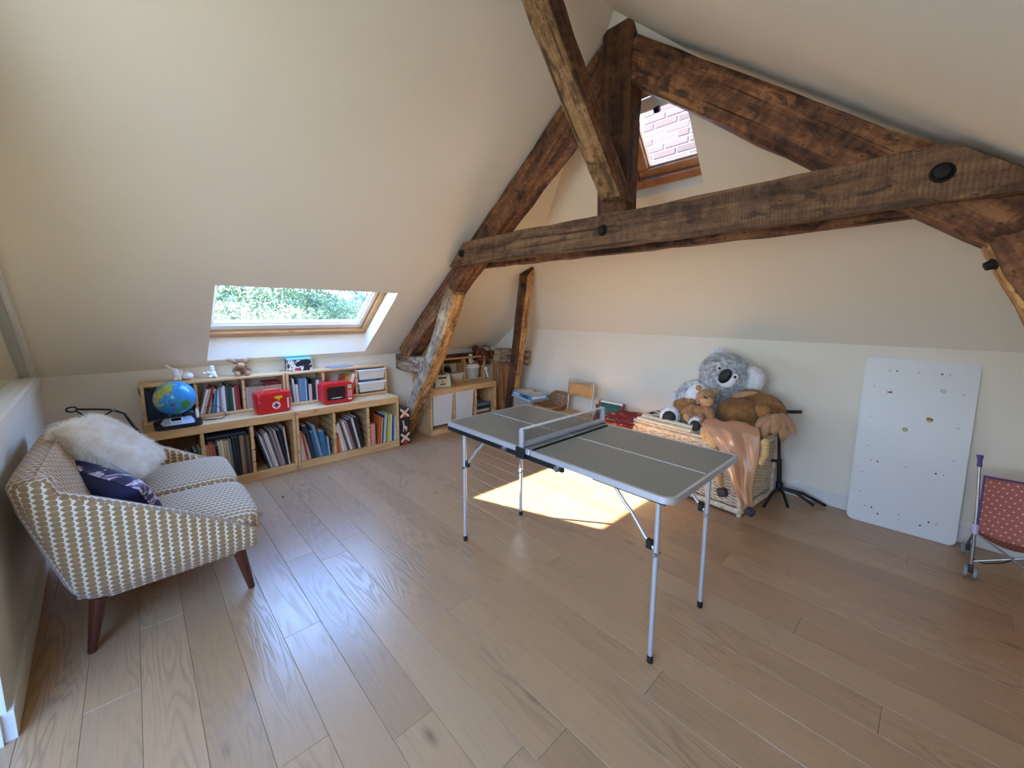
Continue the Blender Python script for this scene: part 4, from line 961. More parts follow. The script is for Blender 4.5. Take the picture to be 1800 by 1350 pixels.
# ------------------------------------------------------------------ soft toys: one remeshed body from many rounded volumes
def body(name, ells, mat, parent, voxel=0.008, loc=(0, 0, 0), smooth_it=6):
    m = MB()
    for e_ in ells:
        if e_[0] == 'tube': m.tube(e_[1], e_[2], 14)
        else: m.ellip(e_[0], e_[1], e_[2] if len(e_) > 2 else None, 24, 16)
    o = m.build(name, mat, parent=parent, loc=loc, fixn=False)
    r = o.modifiers.new('fuse', 'REMESH'); r.mode = 'VOXEL'; r.voxel_size = voxel; r.use_smooth_shade = True
    s = o.modifiers.new('relax', 'SMOOTH'); s.factor = 0.5; s.iterations = smooth_it
    return o
def blob(name, c, r, mat, parent, R=None, seg=16, rings=10): return MB().ellip(c, r, R, seg, rings).build(name, mat, parent=parent, smooth=180)
# ---- globe on its console
def globe_mat():
    m, nt, b = newmat('globe_map'); v = coords(nt)
    n = noise(nt, coords(nt, (1, 1, 1)), 14.0, 6, 0.65)
    sx = nt.nodes.new('ShaderNodeSeparateXYZ'); tcn = nt.nodes.new('ShaderNodeTexCoord'); lk(nt, tcn.outputs['Object'], sx.inputs[0])
    X, Y, Z = sx.outputs
    def dist(c):
        vd = nt.nodes.new('ShaderNodeVectorMath'); vd.operation = 'DISTANCE'; lk(nt, tcn.outputs['Object'], vd.inputs[0]); vd.inputs[1].default_value = c; return vd.outputs['Value']
    def land(c, r): return mth(nt, 'LESS_THAN', mth(nt, 'ADD', dist(c), mth(nt, 'MULTIPLY', mth(nt, 'SUBTRACT', n, 0.5), 0.22)), r)
    col = srgb((36, 132, 196))
    deep = mixrgb(nt, n, srgb((30, 120, 190)), srgb((60, 160, 214)))
    asia = land((0.07, -0.085, 0.045), 0.062); aus = land((0.098, 0.038, -0.045), 0.032); isl = land((0.112, -0.015, -0.03), 0.016); north = land((0.05, -0.03, 0.10), 0.03)
    c = mixrgb(nt, north, deep, srgb((120, 170, 110)))
    c = mixrgb(nt, asia, c, ramp(nt, noise(nt, v, 22, 4), [(0.4, (120, 160, 80)), (0.5, (206, 178, 96)), (0.6, (150, 170, 90))]))
    c = mixrgb(nt, aus, c, srgb((44, 134, 62))); c = mixrgb(nt, isl, c, srgb((110, 84, 130)))
    lk(nt, c, b.inputs['Base Color']); b.inputs['Roughness'].default_value = 0.18; return m
gl = thing('globe', 'blue talking globe on a black and silver console with a small screen', 'globe', (-0.105, -1.69, 0.521))
GC = (0.005, -0.005, 0.205)
g1 = MB().ellip((0, 0, 0), 0.122, None, 40, 24).build('sphere', globe_mat(), parent=gl, loc=GC, smooth=180)
m = MB(); m.prism(rrect(-0.115, -0.135, 0.115, 0.135, 0.05), 0.0, 0.028); m.build('base', M_BLACK, parent=gl, smooth=40)
m = MB(); m.add([(0.012, -0.10, 0.028), (0.108, -0.085, 0.028), (0.108, 0.085, 0.028), (0.012, 0.10, 0.028), (0.012, -0.075, 0.062), (0.100, -0.078, 0.032), (0.100, 0.078, 0.032), (0.012, 0.075, 0.062)], [(0, 1, 5, 4), (1, 2, 6, 5), (2, 3, 7, 6), (3, 0, 4, 7), (4, 5, 6, 7), (3, 2, 1, 0)])
m.build('control_panel', plain((206, 214, 224), 0.3, 0.3), parent=gl)
T = frame_matrix((0.056, -0.012, 0.0505), (0, 1, 0), (-0.94, 0, 0.33), (0.33, 0, 0.94))
MB().box(-0.036, -0.026, -0.004, 0.036, 0.026, 0.006, 0.003, T).build('screen_frame', M_WHITE, parent=gl)
MB().box(-0.028, -0.019, 0.004, 0.028, 0.019, 0.0072, 0.001, T).build('screen', plain((16, 20, 26), 0.15), parent=gl)
m = MB(); m.box(-0.085, 0.03, 0.028, -0.02, 0.10, 0.09, 0.01); m.tube([(-0.03, 0, 0.03), (-0.02, 0, 0.085)], [0.05, 0.03], 16); m.build('stand', M_BLACK, parent=gl, smooth=50)
m = MB(); m.tube([(0.03, 0.112, 0.03), (0.03, 0.112, 0.045)], 0.018, 12); m.build('pen_holder', M_BLACK, parent=gl, smooth=50)
MB().tube([(0.03, 0.112, 0.04), (0.028, 0.110, 0.085), (0.026, 0.108, 0.112)], [0.008, 0.010, 0.006], 12).build('pen', M_WHITE, parent=gl, smooth=50)
m = MB(); m.tube([(-0.17, -1.56, 0.526), (-0.13, -1.50, 0.526), (-0.09, -1.43, 0.53), (-0.12, -1.40, 0.545), (-0.19, -1.43, 0.60), (-0.215, -1.47, 0.62), (-0.225, -1.52, 0.60)], 0.0022, 6)
m.tube([(-0.15, -1.555, 0.524), (-0.11, -1.48, 0.524), (-0.13, -1.42, 0.524), (-0.18, -1.40, 0.526), (-0.215, -1.36, 0.524)], 0.0022, 6)
tag(m.build('power_cord', M_BLACK, smooth=60), 'thin black cord looping on the shelf to the right of the globe', 'cord')
# ---- figurines on top of the upper shelf (z = .82)
M_PORC = plain((238, 236, 230), 0.3, 0, 0.03)
f = thing('figurine', 'white ceramic figurine with a long raised trunk, above the globe', 'figurine', (-0.335, -1.655, 0.821))
body('figure', [((0, 0, 0.045), (0.032, 0.034, 0.036)), ((0.0, -0.012, 0.075), (0.024, 0.024, 0.022)), ('tube', [(0, -0.015, 0.075), (0, -0.045, 0.105), (0, -0.062, 0.128)], [0.014, 0.011, 0.009]), ((0, 0.022, 0.06), (0.03, 0.012, 0.028)), ((0.015, 0.012, 0.012), (0.014, 0.014, 0.014)), ((0.015, -0.014, 0.012), (0.014, 0.014, 0.014)), ((-0.012, 0.012, 0.012), 0.014), ((-0.012, -0.014, 0.012), 0.014)], M_PORC, f, 0.004, smooth_it=3)
f = thing('pumpkin_ornament', 'white ceramic pumpkin between the two white figurines', 'ornament', (-0.335, -1.595, 0.821))
m = MB(); m.grid(lambda u, v: ((0.0005+0.034*math.sin(PI*v)**0.8*(1+0.08*abs(math.cos(4*2*PI*u))))*math.cos(2*PI*u), (0.0005+0.034*math.sin(PI*v)**0.8*(1+0.08*abs(math.cos(4*2*PI*u))))*math.sin(2*PI*u), 0.028-0.028*math.cos(PI*v)), 48, 14, True); m.build('body', M_PORC, parent=f, smooth=180)
MB().tube([(0, 0, 0.05), (0.002, 0, 0.062), (0.006, 0, 0.07)], [0.006, 0.004, 0.004], 8).build('stem', M_PORC, parent=f, smooth=60)
f = thing('figurine', 'small white seated figurine with a cap, left of the plush moose', 'figurine', (-0.33, -1.44, 0.821))
body('figure', [((0, 0, 0.03), (0.026, 0.028, 0.03)), ((0, 0, 0.065), (0.02, 0.02, 0.02)), ((0, 0, 0.086), (0.017, 0.018, 0.012)), ((0.02, 0.02, 0.010), (0.02, 0.012, 0.010)), ((0.02, -0.02, 0.010), (0.02, 0.012, 0.010)), ((0.012, -0.03, 0.045), (0.010, 0.014, 0.010))], M_PORC, f, 0.0035, smooth_it=3)
blob('ball', (0.015, -0.055, 0.040), (0.009, 0.012, 0.009), M_PORC, f)
M_TAN = furmat('brown_plush', (120, 76, 44), (150, 100, 60), 40); M_TAN2 = furmat('light_plush', (178, 136, 90), (200, 160, 112), 40)
f = thing('plush_moose', 'small brown plush moose sitting on the left upper shelf under the window', 'soft toy', (-0.325, -1.245, 0.821))
body('body', [((0, 0, 0.045), (0.034, 0.036, 0.042)), ((0.005, 0, 0.10), (0.034, 0.034, 0.034)), ((0.035, 0.034, 0.02), (0.032, 0.02, 0.02)), ((0.035, -0.034, 0.02), (0.032, 0.02, 0.02)), ('tube', [(0.0, 0.03, 0.065), (0.012, 0.05, 0.05), (0.02, 0.062, 0.032)], [0.016, 0.015, 0.014]), ('tube', [(0.0, -0.03, 0.065), (0.012, -0.05, 0.05), (0.02, -0.055, 0.032)], [0.016, 0.015, 0.014])], M_TAN, f, 0.005)
blob('muzzle', (0.035, -0.006, 0.088), (0.028, 0.027, 0.024), M_TAN2, f)
for s in (-1, 1):
    blob('foot_pad', (0.062, s*0.036, 0.021), (0.008, 0.017, 0.018), M_TAN2, f)
    blob('antler', (-0.005, s*0.056-0.01, 0.128), (0.012, 0.034, 0.016), M_TAN2, f, (0.3*s, 0, 0)); blob('ear', (0.0, s*0.038, 0.108), (0.010, 0.016, 0.010), M_TAN, f)
    blob('eye', (0.034, s*0.012, 0.115), 0.004, M_BLACK, f)
def patch_mat(name, stops, scale, det=2, dist=0.0, rough=0.5):
    m, nt, b = newmat(name); n = noise(nt, coords(nt), scale, det, 0.5, dist); lk(nt, ramp(nt, n, stops), b.inputs['Base Color']); b.inputs['Roughness'].default_value = rough
    for e_ in nt.nodes:
        if e_.type == 'VALTORGB': e_.color_ramp.interpolation = 'CONSTANT'
    return m
f = thing('decorated_box', 'small black box printed with pale animals and a turquoise lid', 'box', (-0.36, -0.80, 0.821))
MB().box(-0.06, -0.098, 0, 0.06, 0.098, 0.10, 0.003).build('body', patch_mat('dark_print', [(0, (24, 20, 28)), (0.52, (226, 214, 220)), (0.60, (222, 206, 140)), (0.66, (176, 44, 96)), (0.72, (24, 20, 28))], 26, 2, 0.6), parent=f)
MB().box(-0.062, -0.10, 0.098, 0.062, 0.10, 0.112, 0.003).build('lid', plain((120, 200, 204), 0.4), parent=f)
m = MB(); m.box(-0.08, -0.11, 0, 0.06, 0.11, 0.008, 0.002); tag(m.build('magazine', plain((176, 166, 170), 0.5, 0, 0.3, 40), loc=(-0.335, -0.44, 0.821), rot=(0, 0, 0.1)), 'thin grey magazine lying on the right upper shelf', 'magazine')
# ---- red medical case
M_RED = plain((206, 26, 34), 0.3, 0, 0.03)
f = thing('toy_medical_case', 'red plastic toy doctor case with a white round cross emblem', 'toy case', (-0.12, -1.08, 0.521), (0, 0, 0.03))
def rbox(x0, y0, x1, y1, z0, z1, r, taper=0.0):
    m = MB(); a = rrect(x0, y0, x1, y1, r); b_ = rrect(x0+taper, y0+taper, x1-taper, y1-taper, r); n = len(a)
    lv = [(b_, z0), (a, z0+0.25*(z1-z0)), (a, z1-0.01), ([(x*0.95, y*0.97) for x, y in a], z1)]
    vs = [(x, y, z) for p, z in lv for x, y in p]; fs = [tuple(range(n))[::-1], tuple(3*n+i for i in range(n))]
    for q in range(3): fs += [(q*n+i, q*n+(i+1) % n, (q+1)*n+(i+1) % n, (q+1)*n+i) for i in range(n)]
    return m.add(vs, fs)
rbox(-0.07, -0.128, 0.07, 0.128, 0, 0.118, 0.03, 0.008).build('case', M_RED, parent=f, smooth=40)
rbox(-0.074, -0.132, 0.074, 0.132, 0.116, 0.168, 0.034, 0.0).build('lid', M_RED, parent=f, smooth=40)
MB().tube([(0, -0.065, 0.165), (0, -0.055, 0.183), (0, 0.0, 0.188), (0, 0.055, 0.183), (0, 0.065, 0.165)], [0.011]*5, 10, flat=0.6).build('handle', plain((236, 110, 40), 0.4), parent=f, smooth=60)
m = MB(); m.prism([(0.008, 0.118), (0.052, 0.118), (0.06, 0.126), (0.06, 0.138), (0.008-0.008, 0.138), (0.0, 0.126)], 0.072, 0.081, 'x'); m.box(0.072, 0.022, 0.098, 0.081, 0.038, 0.12, 0.002); m.build('clasp', plain((244, 190, 40), 0.4), parent=f)
T = frame_matrix((0.0705, 0.012, 0.062), (0, 1, 0), (0, 0, 1), (1, 0, 0))
MB().lathe([(0.0305, 0), (0.0305, 0.002), (0, 0.0021)], 28, T).build('emblem_disc', M_WHITE, parent=f)
m = MB(); m.box(-0.020, -0.0075, 0.002, 0.020, 0.0075, 0.0035, 0, T); m.box(-0.0075, -0.020, 0.002, 0.0075, 0.020, 0.0034, 0, T); m.build('cross', plain((150, 24, 60), 0.4), parent=f)
m = MB(); m.box(0.070, 0.095, 0.03, 0.074, 0.104, 0.112, 0.001); m.box(0.070, 0.088, 0.108, 0.0735, 0.111, 0.113, 0.001); m.build('thermometer_print', M_WHITE, parent=f)
# ---- red toy microwave
f = thing('toy_microwave', 'red toy microwave oven with a see-through door', 'toy oven', (-0.13, -0.555, 0.521), (0, 0, 0.02))
T = frame_matrix((-0.06, 0, 0), (0, 1, 0), (0, 0, 1), (1, 0, 0))
def rb(m, y0, z0, y1, z1, r, x0, x1):
    p = [(a, b_) for a, b_ in rrect(y0, z0, y1, z1, r)]; return m.prism(p, x0, x1, 'x')
rb(MB(), -0.135, 0.0, 0.135, 0.188, 0.035, -0.085, 0.06).build('casing', M_RED, parent=f, smooth=40)
fr = MB(); o_ = rrect(-0.118, 0.022, 0.07, 0.166, 0.022); i_ = rrect(-0.106, 0.034, 0.058, 0.154, 0.014); n = len(o_)
vs = [(x, a, b_) for pts, x in ((o_, 0.06), (o_, 0.068), (i_, 0.068), (i_, 0.060)) for a, b_ in pts]; fs = []
for q in range(3): fs += [(q*n+i, q*n+(i+1) % n, (q+1)*n+(i+1) % n, (q+1)*n+i) for i in range(n)]
fr.add(vs, fs); fr.build('door_frame', plain((176, 18, 30), 0.3), parent=f, smooth=40)
rb(MB(), -0.106, 0.034, 0.058, 0.154, 0.014, 0.0605, 0.0625).build('door_window', plain((58, 44, 50), 0.08, 0.0, 0.3, 22), parent=f)
MB().lathe([(0.045, 0), (0.05, 0.004), (0.02, 0.006), (0, 0.006)], 20, Matrix.Translation((0.0645, -0.02, 0.05)) @ Matrix.Diagonal((0.08, 1, 1, 1))).build('plate', M_WHITE, parent=f)
m = MB(); rb(m, 0.082, 0.125, 0.118, 0.165, 0.008, 0.06, 0.064); m.build('display', plain((206, 196, 176), 0.3), parent=f)
m = MB()
for r in range(4):
    for c in range(3): m.tube([(0.0595, 0.086+0.014*c, 0.106-0.016*r), (0.0635, 0.086+0.014*c, 0.106-0.016*r)], 0.005, 8)
m.build('button', M_WHITE, parent=f, smooth=50)['kind'] = 'stuff'
rb(MB(), 0.083, 0.022, 0.118, 0.038, 0.006, 0.06, 0.066).build('door_button', M_WHITE, parent=f)
# ---- bits in the bay above the microwave
m = MB(); m.lathe([(0.018, 0), (0.019, 0.05), (0.016, 0.07), (0.010, 0.09), (0.009, 0.13), (0.012, 0.14), (0.011, 0.16), (0, 0.162)], 18); tag(m.build('brown_bottle', plain((150, 86, 64), 0.35), loc=(-0.30, -0.60, 0.545), smooth=50), 'slim reddish brown bottle beside the divider above the toy microwave', 'bottle')
f = thing('green_cup', 'lime green cup lying in front of the orange books on the upper shelf', 'cup', (-0.26, -0.51, 0.545)); MB().lathe([(0.02, 0.0), (0.035, 0.03), (0.040, 0.10), (0.036, 0.10), (0.03, 0.03), (0, 0.01)], 20, Matrix.Translation((0, 0, 0.07)) @ Matrix.Rotation(0.5, 4, 'X') @ Matrix.Translation((0, 0, -0.04))).build('cup', plain((168, 186, 50), 0.35), parent=f, smooth=50)
MB().box(-0.03, -0.04, 0, 0.03, 0.04, 0.05, 0.004).build('pedestal_box', plain((226, 222, 214), 0.5), parent=f)
m = MB(); m.ellip((0, 0, 0.02), (0.014, 0.014, 0.02)); m.ellip((0, 0, 0.055), (0.012, 0.012, 0.014)); m.tube([(0, 0, 0.06), (0, 0, 0.10)], [0.008, 0.002], 8); tag(m.build('small_figure', M_PORC, loc=(-0.255, -0.573, 0.545), smooth=60), 'tiny white pointed figure beside the brown bottle on the upper shelf', 'figurine')
# ---- patterned giraffe box
f = thing('giraffe_box', 'tall dark box printed with a cream giraffe and red triangles, beside the bookcase', 'box', (-0.005, 0.063, 0.0))
MB().box(-0.26, -0.052, 0, 0.0, 0.052, 0.385, 0.002).build('box', plain((34, 26, 34), 0.5), parent=f)
M_CREAM = plain((236, 212, 176), 0.6); m = MB()
def quad(m, pts, x0=0.0003, x1=0.0018): m.prism(pts, x0, x1, 'x')
w_ = 0.05
for (z0, sgn) in ((0.29, 1), (0.03, 1)):
    quad(m, [(-w_, z0), (-w_+0.016, z0), (w_, z0+0.075), (w_, z0+0.092), (w_-0.016, z0+0.092), (-w_, z0+0.018)]); quad(m, [(w_, z0), (w_-0.016, z0), (-w_, z0+0.075), (-w_, z0+0.092), (-w_+0.016, z0+0.092), (w_, z0+0.018)], 0.0003, 0.0021)
m.build('cream_band', M_CREAM, parent=f)['kind'] = 'stuff'
m = MB(); quad(m, [(-0.03, 0.372), (0.03, 0.372), (0, 0.346)]); quad(m, [(-0.04, 0.003), (0.04, 0.003), (0, 0.055)]); quad(m, [(-0.03, 0.29), (0.03, 0.29), (0, 0.318)], 0.0001, 0.0006); m.build('red_triangle', plain((196, 40, 44), 0.5), parent=f)
m = MB(); quad(m, [(-0.025, 0.14), (-0.017, 0.14), (-0.012, 0.17), (0.004, 0.165), (0.008, 0.14), (0.018, 0.14), (0.02, 0.17), (0.028, 0.155), (0.026, 0.185), (-0.004, 0.205), (-0.012, 0.258), (-0.03, 0.256), (-0.034, 0.248), (-0.022, 0.246), (-0.020, 0.19)], 0.0003, 0.0022); m.build('giraffe_print', M_CREAM, parent=f)
# ---- boombox etc on the third frame
M_BOOM = plain((222, 220, 204), 0.4, 0, 0.04)
f = thing('boombox', 'cream CD radio with round speakers standing on the low frame beside the strut', 'radio', (-0.17, 0.575, 0.521), (0, 0, -0.15))
m = MB(); p = [(-0.10, 0.0), (0.085, 0.0), (0.095, 0.02), (0.075, 0.135), (0.05, 0.155), (-0.08, 0.155), (-0.10, 0.14)]; m.prism(p, -0.07, 0.11, 'y'); m.build('body', M_BOOM, parent=f, smooth=30)
for y, s in ((-0.085, -1), (0.125, 1)):
    MB().ellip((0.03, y, 0.07), (0.055, 0.03, 0.068), None, 20, 12).build('speaker', plain((96, 100, 100), 0.6, 0.2), parent=f, smooth=180)
m = MB(); Tn = frame_matrix((0.088, 0.02, 0.075), (0, 1, 0), (-0.17, 0, 0.985), (0.985, 0, 0.17)); m.box(-0.055, 0.028, -0.004, 0.045, 0.045, 0.001, 0.001, Tn); m.box(-0.035, -0.04, -0.004, 0.03, -0.027, 0.001, 0.001, Tn); m.box(-0.02, -0.012, -0.004, 0.01, -0.005, 0.0008, 0, Tn); m.build('slot', M_BLACK, parent=f)
m = MB(); m.tube([(0.0, 0.02, 0.153), (0.0, 0.02, 0.160)], 0.05, 20); m.build('cd_lid', plain((120, 122, 120), 0.3, 0.5), parent=f, smooth=40)
m = MB(); 
for k in range(5): m.box(0.055, -0.045+0.025*k, 0.148, 0.068, -0.028+0.025*k, 0.158, 0.002)
m.build('button', M_DKGREY, parent=f)
m = MB(); m.ellip((0, 0, 0.035), (0.05, 0.055, 0.035)); m.tube([(0.0, -0.05, 0.03), (0.0, -0.03, 0.08), (0.0, 0.03, 0.08), (0.0, 0.05, 0.03)], 0.008, 8); tag(m.build('black_headphones', M_BLACK, loc=(-0.355, 0.82, 0.632), smooth=60), 'black headphones heaped in the white bin under the small upper shelf', 'headphones')
f = thing('clear_container', 'round clear plastic tub with a white lid at the end of the low frame', 'container', (-0.33, 1.165, 0.546))
MB().lathe([(0.085, 0.0), (0.10, 0.14), (0.097, 0.14), (0.082, 0.004), (0, 0.004)], 28).build('tub', M_CLEARBOX, parent=f, smooth=40)
MB().lathe([(0.104, 0.132), (0.106, 0.138), (0.106, 0.150), (0.09, 0.156), (0.085, 0.176), (0, 0.178)], 28).build('lid', M_WHITE, parent=f, smooth=40)
MB().lathe([(0.078, 0.006), (0.086, 0.06), (0.03, 0.075), (0, 0.078)], 20).build('contents', plain((180, 172, 150), 0.8, 0, 0.4, 60), parent=f, smooth=60)
f = thing('toy_torch', 'white toy torch with a round dial standing on the clear tub lid', 'toy', (-0.32, 1.135, 0.727))
m = MB(); m.tube([(0.02, -0.01, 0.035), (0.04, 0.0, 0.035)], 0.032, 20); m.build('dial', M_PORC, parent=f, smooth=50); m = MB(); m.tube([(0.0, 0.0, 0.03), (0.0, 0.012, 0.12)], [0.022, 0.026], 16); m.build('barrel', M_PORC, parent=f, smooth=50); MB().tube([(0.040, 0, 0.035), (0.043, 0, 0.035)], 0.020, 20).build('dial_face', plain((190, 190, 180), 0.4), parent=f)
M_LEA = plain((104, 52, 34), 0.5, 0, 0.25, 22, 0.3); M_LEA2 = plain((150, 96, 62), 0.5, 0, 0.2, 22)
f = thing('toy_saddle', 'dark red brown leather toy saddle with curved straps on the upper shelf', 'toy', (-0.34, 1.33, 0.70))
body('seat', [((0, -0.02, 0.13), (0.07, 0.10, 0.09)), ((0, 0.03, 0.06), (0.06, 0.08, 0.08)), ((0, -0.09, 0.20), (0.04, 0.05, 0.05)), ((0.01, 0.09, 0.02), (0.05, 0.05, 0.03))], M_LEA, f, 0.007)
m = MB(); m.tube([(0.06, -0.13, 0.10), (0.075, -0.10, 0.20), (0.08, -0.02, 0.25), (0.08, 0.06, 0.23), (0.075, 0.12, 0.13), (0.07, 0.14, 0.02)], 0.010, 8, flat=0.5); m.tube([(0.06, 0.10, 0.06), (0.08, 0.0, 0.08), (0.075, -0.12, 0.07)], 0.007, 8); m.tube([(0.07, -0.06, 0.20), (0.085, -0.03, 0.12), (0.08, -0.06, 0.06)], 0.006, 8); m.build('strap', M_LEA2, parent=f, smooth=60)
m = MB(); m.tube([(0, 0, 0), (0.0, -0.035, 0.11)], [0.012, 0.010], 10); m.box(-0.014, -0.06, 0.10, 0.014, -0.01, 0.135, 0.006); tag(m.build('toy_brush', M_PORC, loc=(-0.215, 1.34, 0.545), smooth=50), 'white handled toy brush leaning at the end of the low frame', 'toy')
# leaning boards
for k, (xb, xt, y0, ht, lab) in enumerate(((-0.13, -0.20, 1.40, 0.72, 'leftmost of three narrow wooden boards leaning against the knee wall'), (-0.035, -0.13, 1.43, 0.735, 'middle narrow wooden board leaning against the knee wall'), (0.055, -0.045, 1.45, 0.735, 'rightmost narrow wooden board leaning next to the corner post'))):
    m = MB(); m.box(-0.035, -0.012, 0, 0.035, 0.012, ht, 0.003); o = m.build('wooden_board', pine('board_wood_%d' % k, (176, 118, 68), (140, 88, 46)))
    o.location = (xb, y0, 0.014); o.rotation_euler = (-math.radians(3), -math.asin((xb-xt)/ht), 0); tag(o, lab, 'board', 'narrow boards leaning in the corner')

# ------------------------------------------------------------------ wicker
def weave(m, O, U, W, N, w, h, rows, stake, r=0.004, amp=0.0035, spacing=1.0):
    """horizontal withies over upright stakes, on the rectangle O + U*[0,w] + W*[0,h], N outward"""
    O, U, W, N = Vector(O), Vector(U), Vector(W), Vector(N); ns = max(2, int(round(w/stake)))
    vs = []; fs = []
    for k in range(rows):
        z = h*(k+0.5)/rows; rr = h/rows*0.43*spacing; n = ns*3
        base = len(vs)
        for i in range(n+1):
            s = w*i/n; a = amp*math.cos(PI*(i/3.0)+PI*k); c = O+U*s+W*z+N*a
            vs += [c+W*rr, c+N*r, c-W*rr]
        for i in range(n):
            a = base+i*3; fs += [(a, a+1, a+4, a+3), (a+1, a+2, a+5, a+4)]
    m.add(vs, fs)
def wick(name, c1, c2):
    m, nt, b = newmat(name); n = noise(nt, coords(nt), 40, 3); lk(nt, ramp(nt, n, [(0.35, c2), (0.65, c1)]), b.inputs['Base Color']); b.inputs['Roughness'].default_value = 0.6; return m
M_WICK = wick('pale_wicker', (238, 224, 198), (206, 182, 148)); M_WICK_IN = plain((74, 52, 34), 0.9)
M_WICK_D = wick('brown_wicker', (176, 126, 72), (134, 88, 46))
CW, CD, CHh = 0.86, 0.55, 0.478
chest = thing('wicker_chest', 'large pale wicker chest against the back wall, heaped with soft toys', 'chest', (2.872, 0.998, 0), (0, 0, math.radians(-5.5)))
MB().box(-CW+0.012, 0.012, 0.004, -0.012, CD-0.012, CHh-0.02).build('lining', M_WICK_IN, parent=chest)
for nm, O, U, N, w in (('front_weave', (-CW, 0.008, 0.055), (1, 0, 0), (0, -1, 0), CW), ('side_weave', (-0.008, 0, 0.055), (0, 1, 0), (1, 0, 0), CD), ('side_weave', (-CW+0.008, CD, 0.055), (0, -1, 0), (-1, 0, 0), CD)):
    m = MB(); weave(m, O, U, (0, 0, 1), N, w, CHh-0.09, 34, 0.042); 
    for i in range(int(w/0.042)+1):
        p = Vector(O)+Vector(U)*min(w, i*0.042); m.tube([p, p+Vector((0, 0, CHh-0.09))], 0.0035, 5)
    o = m.build(nm, M_WICK, parent=chest, smooth=60, fixn=False); o['kind'] = 'stuff'
def braid(name, pts, r, parent, mat, closed=False):
    m = MB(); L = 0
    for a, b_ in zip(pts[:-1], pts[1:]):
        a, b_ = Vector(a), Vector(b_); n = max(2, int((b_-a).length/0.018)); d = (b_-a).normalized(); u = d.cross(Vector((0, 0, 1))); u = u.normalized() if u.length > 0.1 else Vector((1, 0, 0)); v = u.cross(d)
        for ph in (0, 2*PI/3, 4*PI/3):
            m.tube([a+(b_-a)*(i/(n*2))+(u*math.cos(ph+i*0.9)+v*math.sin(ph+i*0.9))*r*0.5 for i in range(2*n+1)], r*0.55, 6)
    o = m.build(name, mat, parent=parent, smooth=60); o['kind'] = 'stuff'; return o
braid('base_braid', [(-CW, 0, 0.03), (0, 0, 0.03), (0, CD, 0.03)], 0.022, chest, M_WICK)
braid('rim_braid', [(-CW, 0, CHh-0.02), (0, 0, CHh-0.02), (0, CD, CHh-0.02)], 0.017, chest, M_WICK)
for x, y in ((0, 0), (-CW, 0), (0, CD)): MB().tube([(x, y, 0), (x, y, CHh-0.01)], 0.014, 10).build('corner_post', M_WICK, parent=chest, smooth=60)
lid = MB().box(-CW-0.01, -0.014, CHh, 0.014, CD, CHh+0.018, 0.006).build('lid', M_WICK, parent=chest)
m = MB(); weave(m, (-CW-0.01, -0.014, CHh+0.019), (1, 0, 0), (0, 1, 0), (0, 0, 1), CW+0.02, CD, 40, 0.042, 0.003, 0.002); o = m.build('lid_weave', M_WICK, parent=lid, fixn=False, smooth=60); o['kind'] = 'stuff'
ZC = CHh+0.024
# folded blankets on the left of the lid
def blanket_mat():
    m, nt, b = newmat('woven_blanket'); v = coords(nt); w = nt.nodes.new('ShaderNodeTexWave'); w.bands_direction = 'X'; lk(nt, v, w.inputs[0]); w.inputs['Scale'].default_value = 28; w.inputs['Distortion'].default_value = 2.0
    c = noise(nt, v, 26, 2, 0.5); lk(nt, mixrgb(nt, mth(nt, 'GREATER_THAN', c, 0.52), srgb((226, 216, 190)), srgb((40, 38, 40))), b.inputs['Base Color']); b.inputs['Roughness'].default_value = 0.95
    bump(nt, b, w.outputs['Fac'], 0.5, 0.004); return m
def ribbed():
    m, nt, b = newmat('ribbed_cotton'); w = nt.nodes.new('ShaderNodeTexWave'); w.bands_direction = 'X'; lk(nt, coords(nt), w.inputs[0]); w.inputs['Scale'].default_value = 30
    lk(nt, mixrgb(nt, w.outputs['Fac'], srgb((226, 212, 176)), srgb((246, 238, 212))), b.inputs['Base Color']); b.inputs['Roughness'].default_value = 0.9; bump(nt, b, w.outputs['Fac'], 0.6, 0.005); return m
MBL, MRB = blanket_mat(), ribbed()
for k, (lab, dx) in enumerate((('folded cream ribbed blanket, lower one on the wicker chest', -0.0), ('folded cream blanket with a black woven top, upper one on the wicker chest', 0.02))):
    t = thing('folded_blanket', lab, 'blanket', (2.30+dx, 1.18, ZC+0.001+0.027*k), (0, 0, math.radians(-6))); w, d = 0.46-0.03*k, 0.30-0.02*k
    def edge(u, v, w=w, d=d):
        a = PI*(v-0.5); return (-w/2+w*u, -d/2-0.012*math.cos(a), 0.0130+0.0130*math.sin(a)+0.001*math.sin(u*40))
    m = MB(); m.box(-w/2, -d/2, 0.0005, w/2, d/2, 0.0245, 0.006); m.grid(edge, 40, 7); m.build('fold', MRB, parent=t, smooth=50)
    if k: MB().box(-w/2+0.004, -d/2+0.004, 0.0246, w/2-0.004, d/2, 0.0275, 0.001).build('woven_top', MBL, parent=t)
